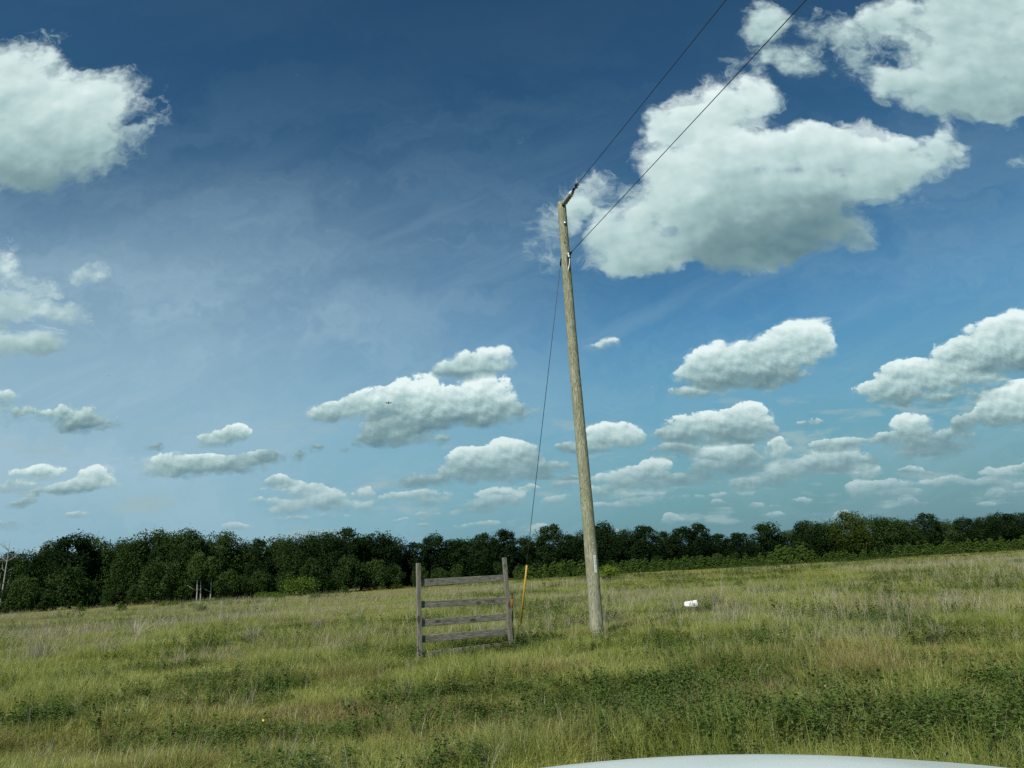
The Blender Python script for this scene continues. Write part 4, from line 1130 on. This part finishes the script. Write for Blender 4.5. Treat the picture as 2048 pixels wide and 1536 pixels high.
for px, py, h, kind, lab in ((272, 1282, 52, 0, 'pale fan shaped tuft of dry grass leaning over in the field'), (762, 1231, 26, 0, 'small pale tuft of dry grass behind the fence panel'), (440, 1252, 26, 0, None), (600, 1248, 24, 0, None),
                            (80, 1322, 52, 1, 'wide grey tuft of dead stalks with weeds at its foot'), (215, 1314, 46, 1, None), (512, 1288, 48, 1, 'dense grey tuft of dead stalks in the dark weeds'), (636, 1262, 34, 1, None), (735, 1275, 26, 1, None),
                            (1732, 1302, 46, 0, 'pale loose tuft of tall stalks on the slope beyond the near weeds'), (1905, 1215, 34, 0, None), (1225, 1205, 34, 0, None), (1435, 1212, 36, 0, 'few tall yellow stalks beside the white sign')):
    p = ground(px, py); sc = h * p.y / F_PX / (1.0 if kind == 0 else .8) * 1.1
    me = (tm_pale if kind == 0 else tm_grey)[int(px) % 2]
    o = bpy.data.objects.new('dry_grass_tuft', me); COL.objects.link(o); o.location = p - up * .02; o.rotation_euler = (0, rad(-14) if px == 272 else 0, px * .7); o.scale = (sc * (1.15 if kind == 0 else 1.3), sc, sc)
    tag(o, lab or ('pale tuft of dry grass among the green' if kind == 0 else 'grey tuft of dead stalks among the green'), 'grass tuft', None if lab else ('pale dry grass tufts' if kind == 0 else 'grey dead grass tufts'))

# ================================================================== the white car the picture is taken from (front end only: the rest is behind the lens)
def car():
    e = empty('car', (.27, 1.2, 0)); tag(e, 'white car bonnet edge at the roadside in the foreground', 'car')
    m, k, b, o = new_mat('white_car_paint')
    tcn = m.node_tree.nodes.new('ShaderNodeTexCoord'); n = k.noise(tcn.outputs['Object'], 3, 2, .5)
    k.put(b.inputs['Base Color'], k.mix(n, (.64, .72, .695, 1), (.70, .78, .755, 1))); k.put(b.inputs['Roughness'], k.mapr(n, .3, .7, .28, .42))
    b.inputs['Coat Weight'].default_value = .3; b.inputs['Coat Roughness'].default_value = .15
    # length profile (y, z) relative to car origin at y=1.2
    prof = [(-.55, 1.105), (-.3, 1.10), (0, 1.088), (.25, 1.068), (.45, 1.042), (.56, 1.020), (.66, .985), (.76, .93), (.84, .86), (.90, .76), (.94, .64), (.955, .52), (.94, .40), (.88, .32)]
    wid = [.86, .86, .86, .85, .835, .82, .80, .775, .75, .73, .715, .71, .72, .72]
    prof = [(y, z + .064 if z > .6 else z + .03) for y, z in prof]
    V_, F_ = [], []
    nl = 29
    for (y, z), w in zip(prof, wid):
        row = []
        for i in range(nl):
            t = -1 + 2 * i / (nl - 1)
            s = abs(t)
            x = math.copysign(min(s / .86, 1) * w if s < .86 else w + (s - .86) * .05, t)
            zz = z - .095 * x * x - .02 * max(0, (abs(x) / w - .7)) ** 2
            if s > .80: zz -= ((s - .80) / .20) ** 1.7 * max(0, z - .36)
            row.append((x, y - .10 * (x / .85) ** 2 * max(0, (y + .55) / 1.5), max(zz, .30)))
        V_ += row
    for j in range(len(prof) - 1):
        for i in range(nl - 1):
            a = j * nl + i; F_.append((a, a + 1, a + nl + 1, a + nl))
    body = mesh_obj('bonnet_and_wings', V_, F_, m, e, True)
    tyre = simple_mat('tyre_rubber', (.02, .02, .02), .9); rim = simple_mat('alloy_rim', (.5, .5, .5), .35, .9); lens = simple_mat('headlight_lens', (.5, .53, .55), .1)
    grille = simple_mat('black_grille', (.015, .015, .015), .5)
    for s in (-1, 1):
        wh = MB(); wh.tube([(s * .70, .12, .33), (s * .73, .12, .33), (s * .87, .12, .33), (s * .90, .12, .33)], [.29, .33, .33, .29], 28)
        w_ = wh.obj('wheel', tyre, e, True)
        rm = MB(); rm.tube([(s * .86, .12, .33), (s * .905, .12, .33)], [.21, .20], 20); rm.obj('rim', rim, w_, False)
        hl = MB(); hl.box((s * .58, .70, .78), (.15, .055, .055), Matrix.Rotation(rad(-12 * s), 3, 'Z'), .02); hl.obj('headlight', lens, e)
    gr = MB(); gr.box((0, .915, .58), (.40, .05, .10), None, .015); gr.obj('grille', grille, e)
    wp = MB(); wp.tube([(-.55, -.5, 1.07), (-.1, -.46, 1.12), (.1, -.45, 1.12)], .012, 6); wp.obj('wiper', grille, e)
car()

make_grass(); make_straw(); make_weeds()
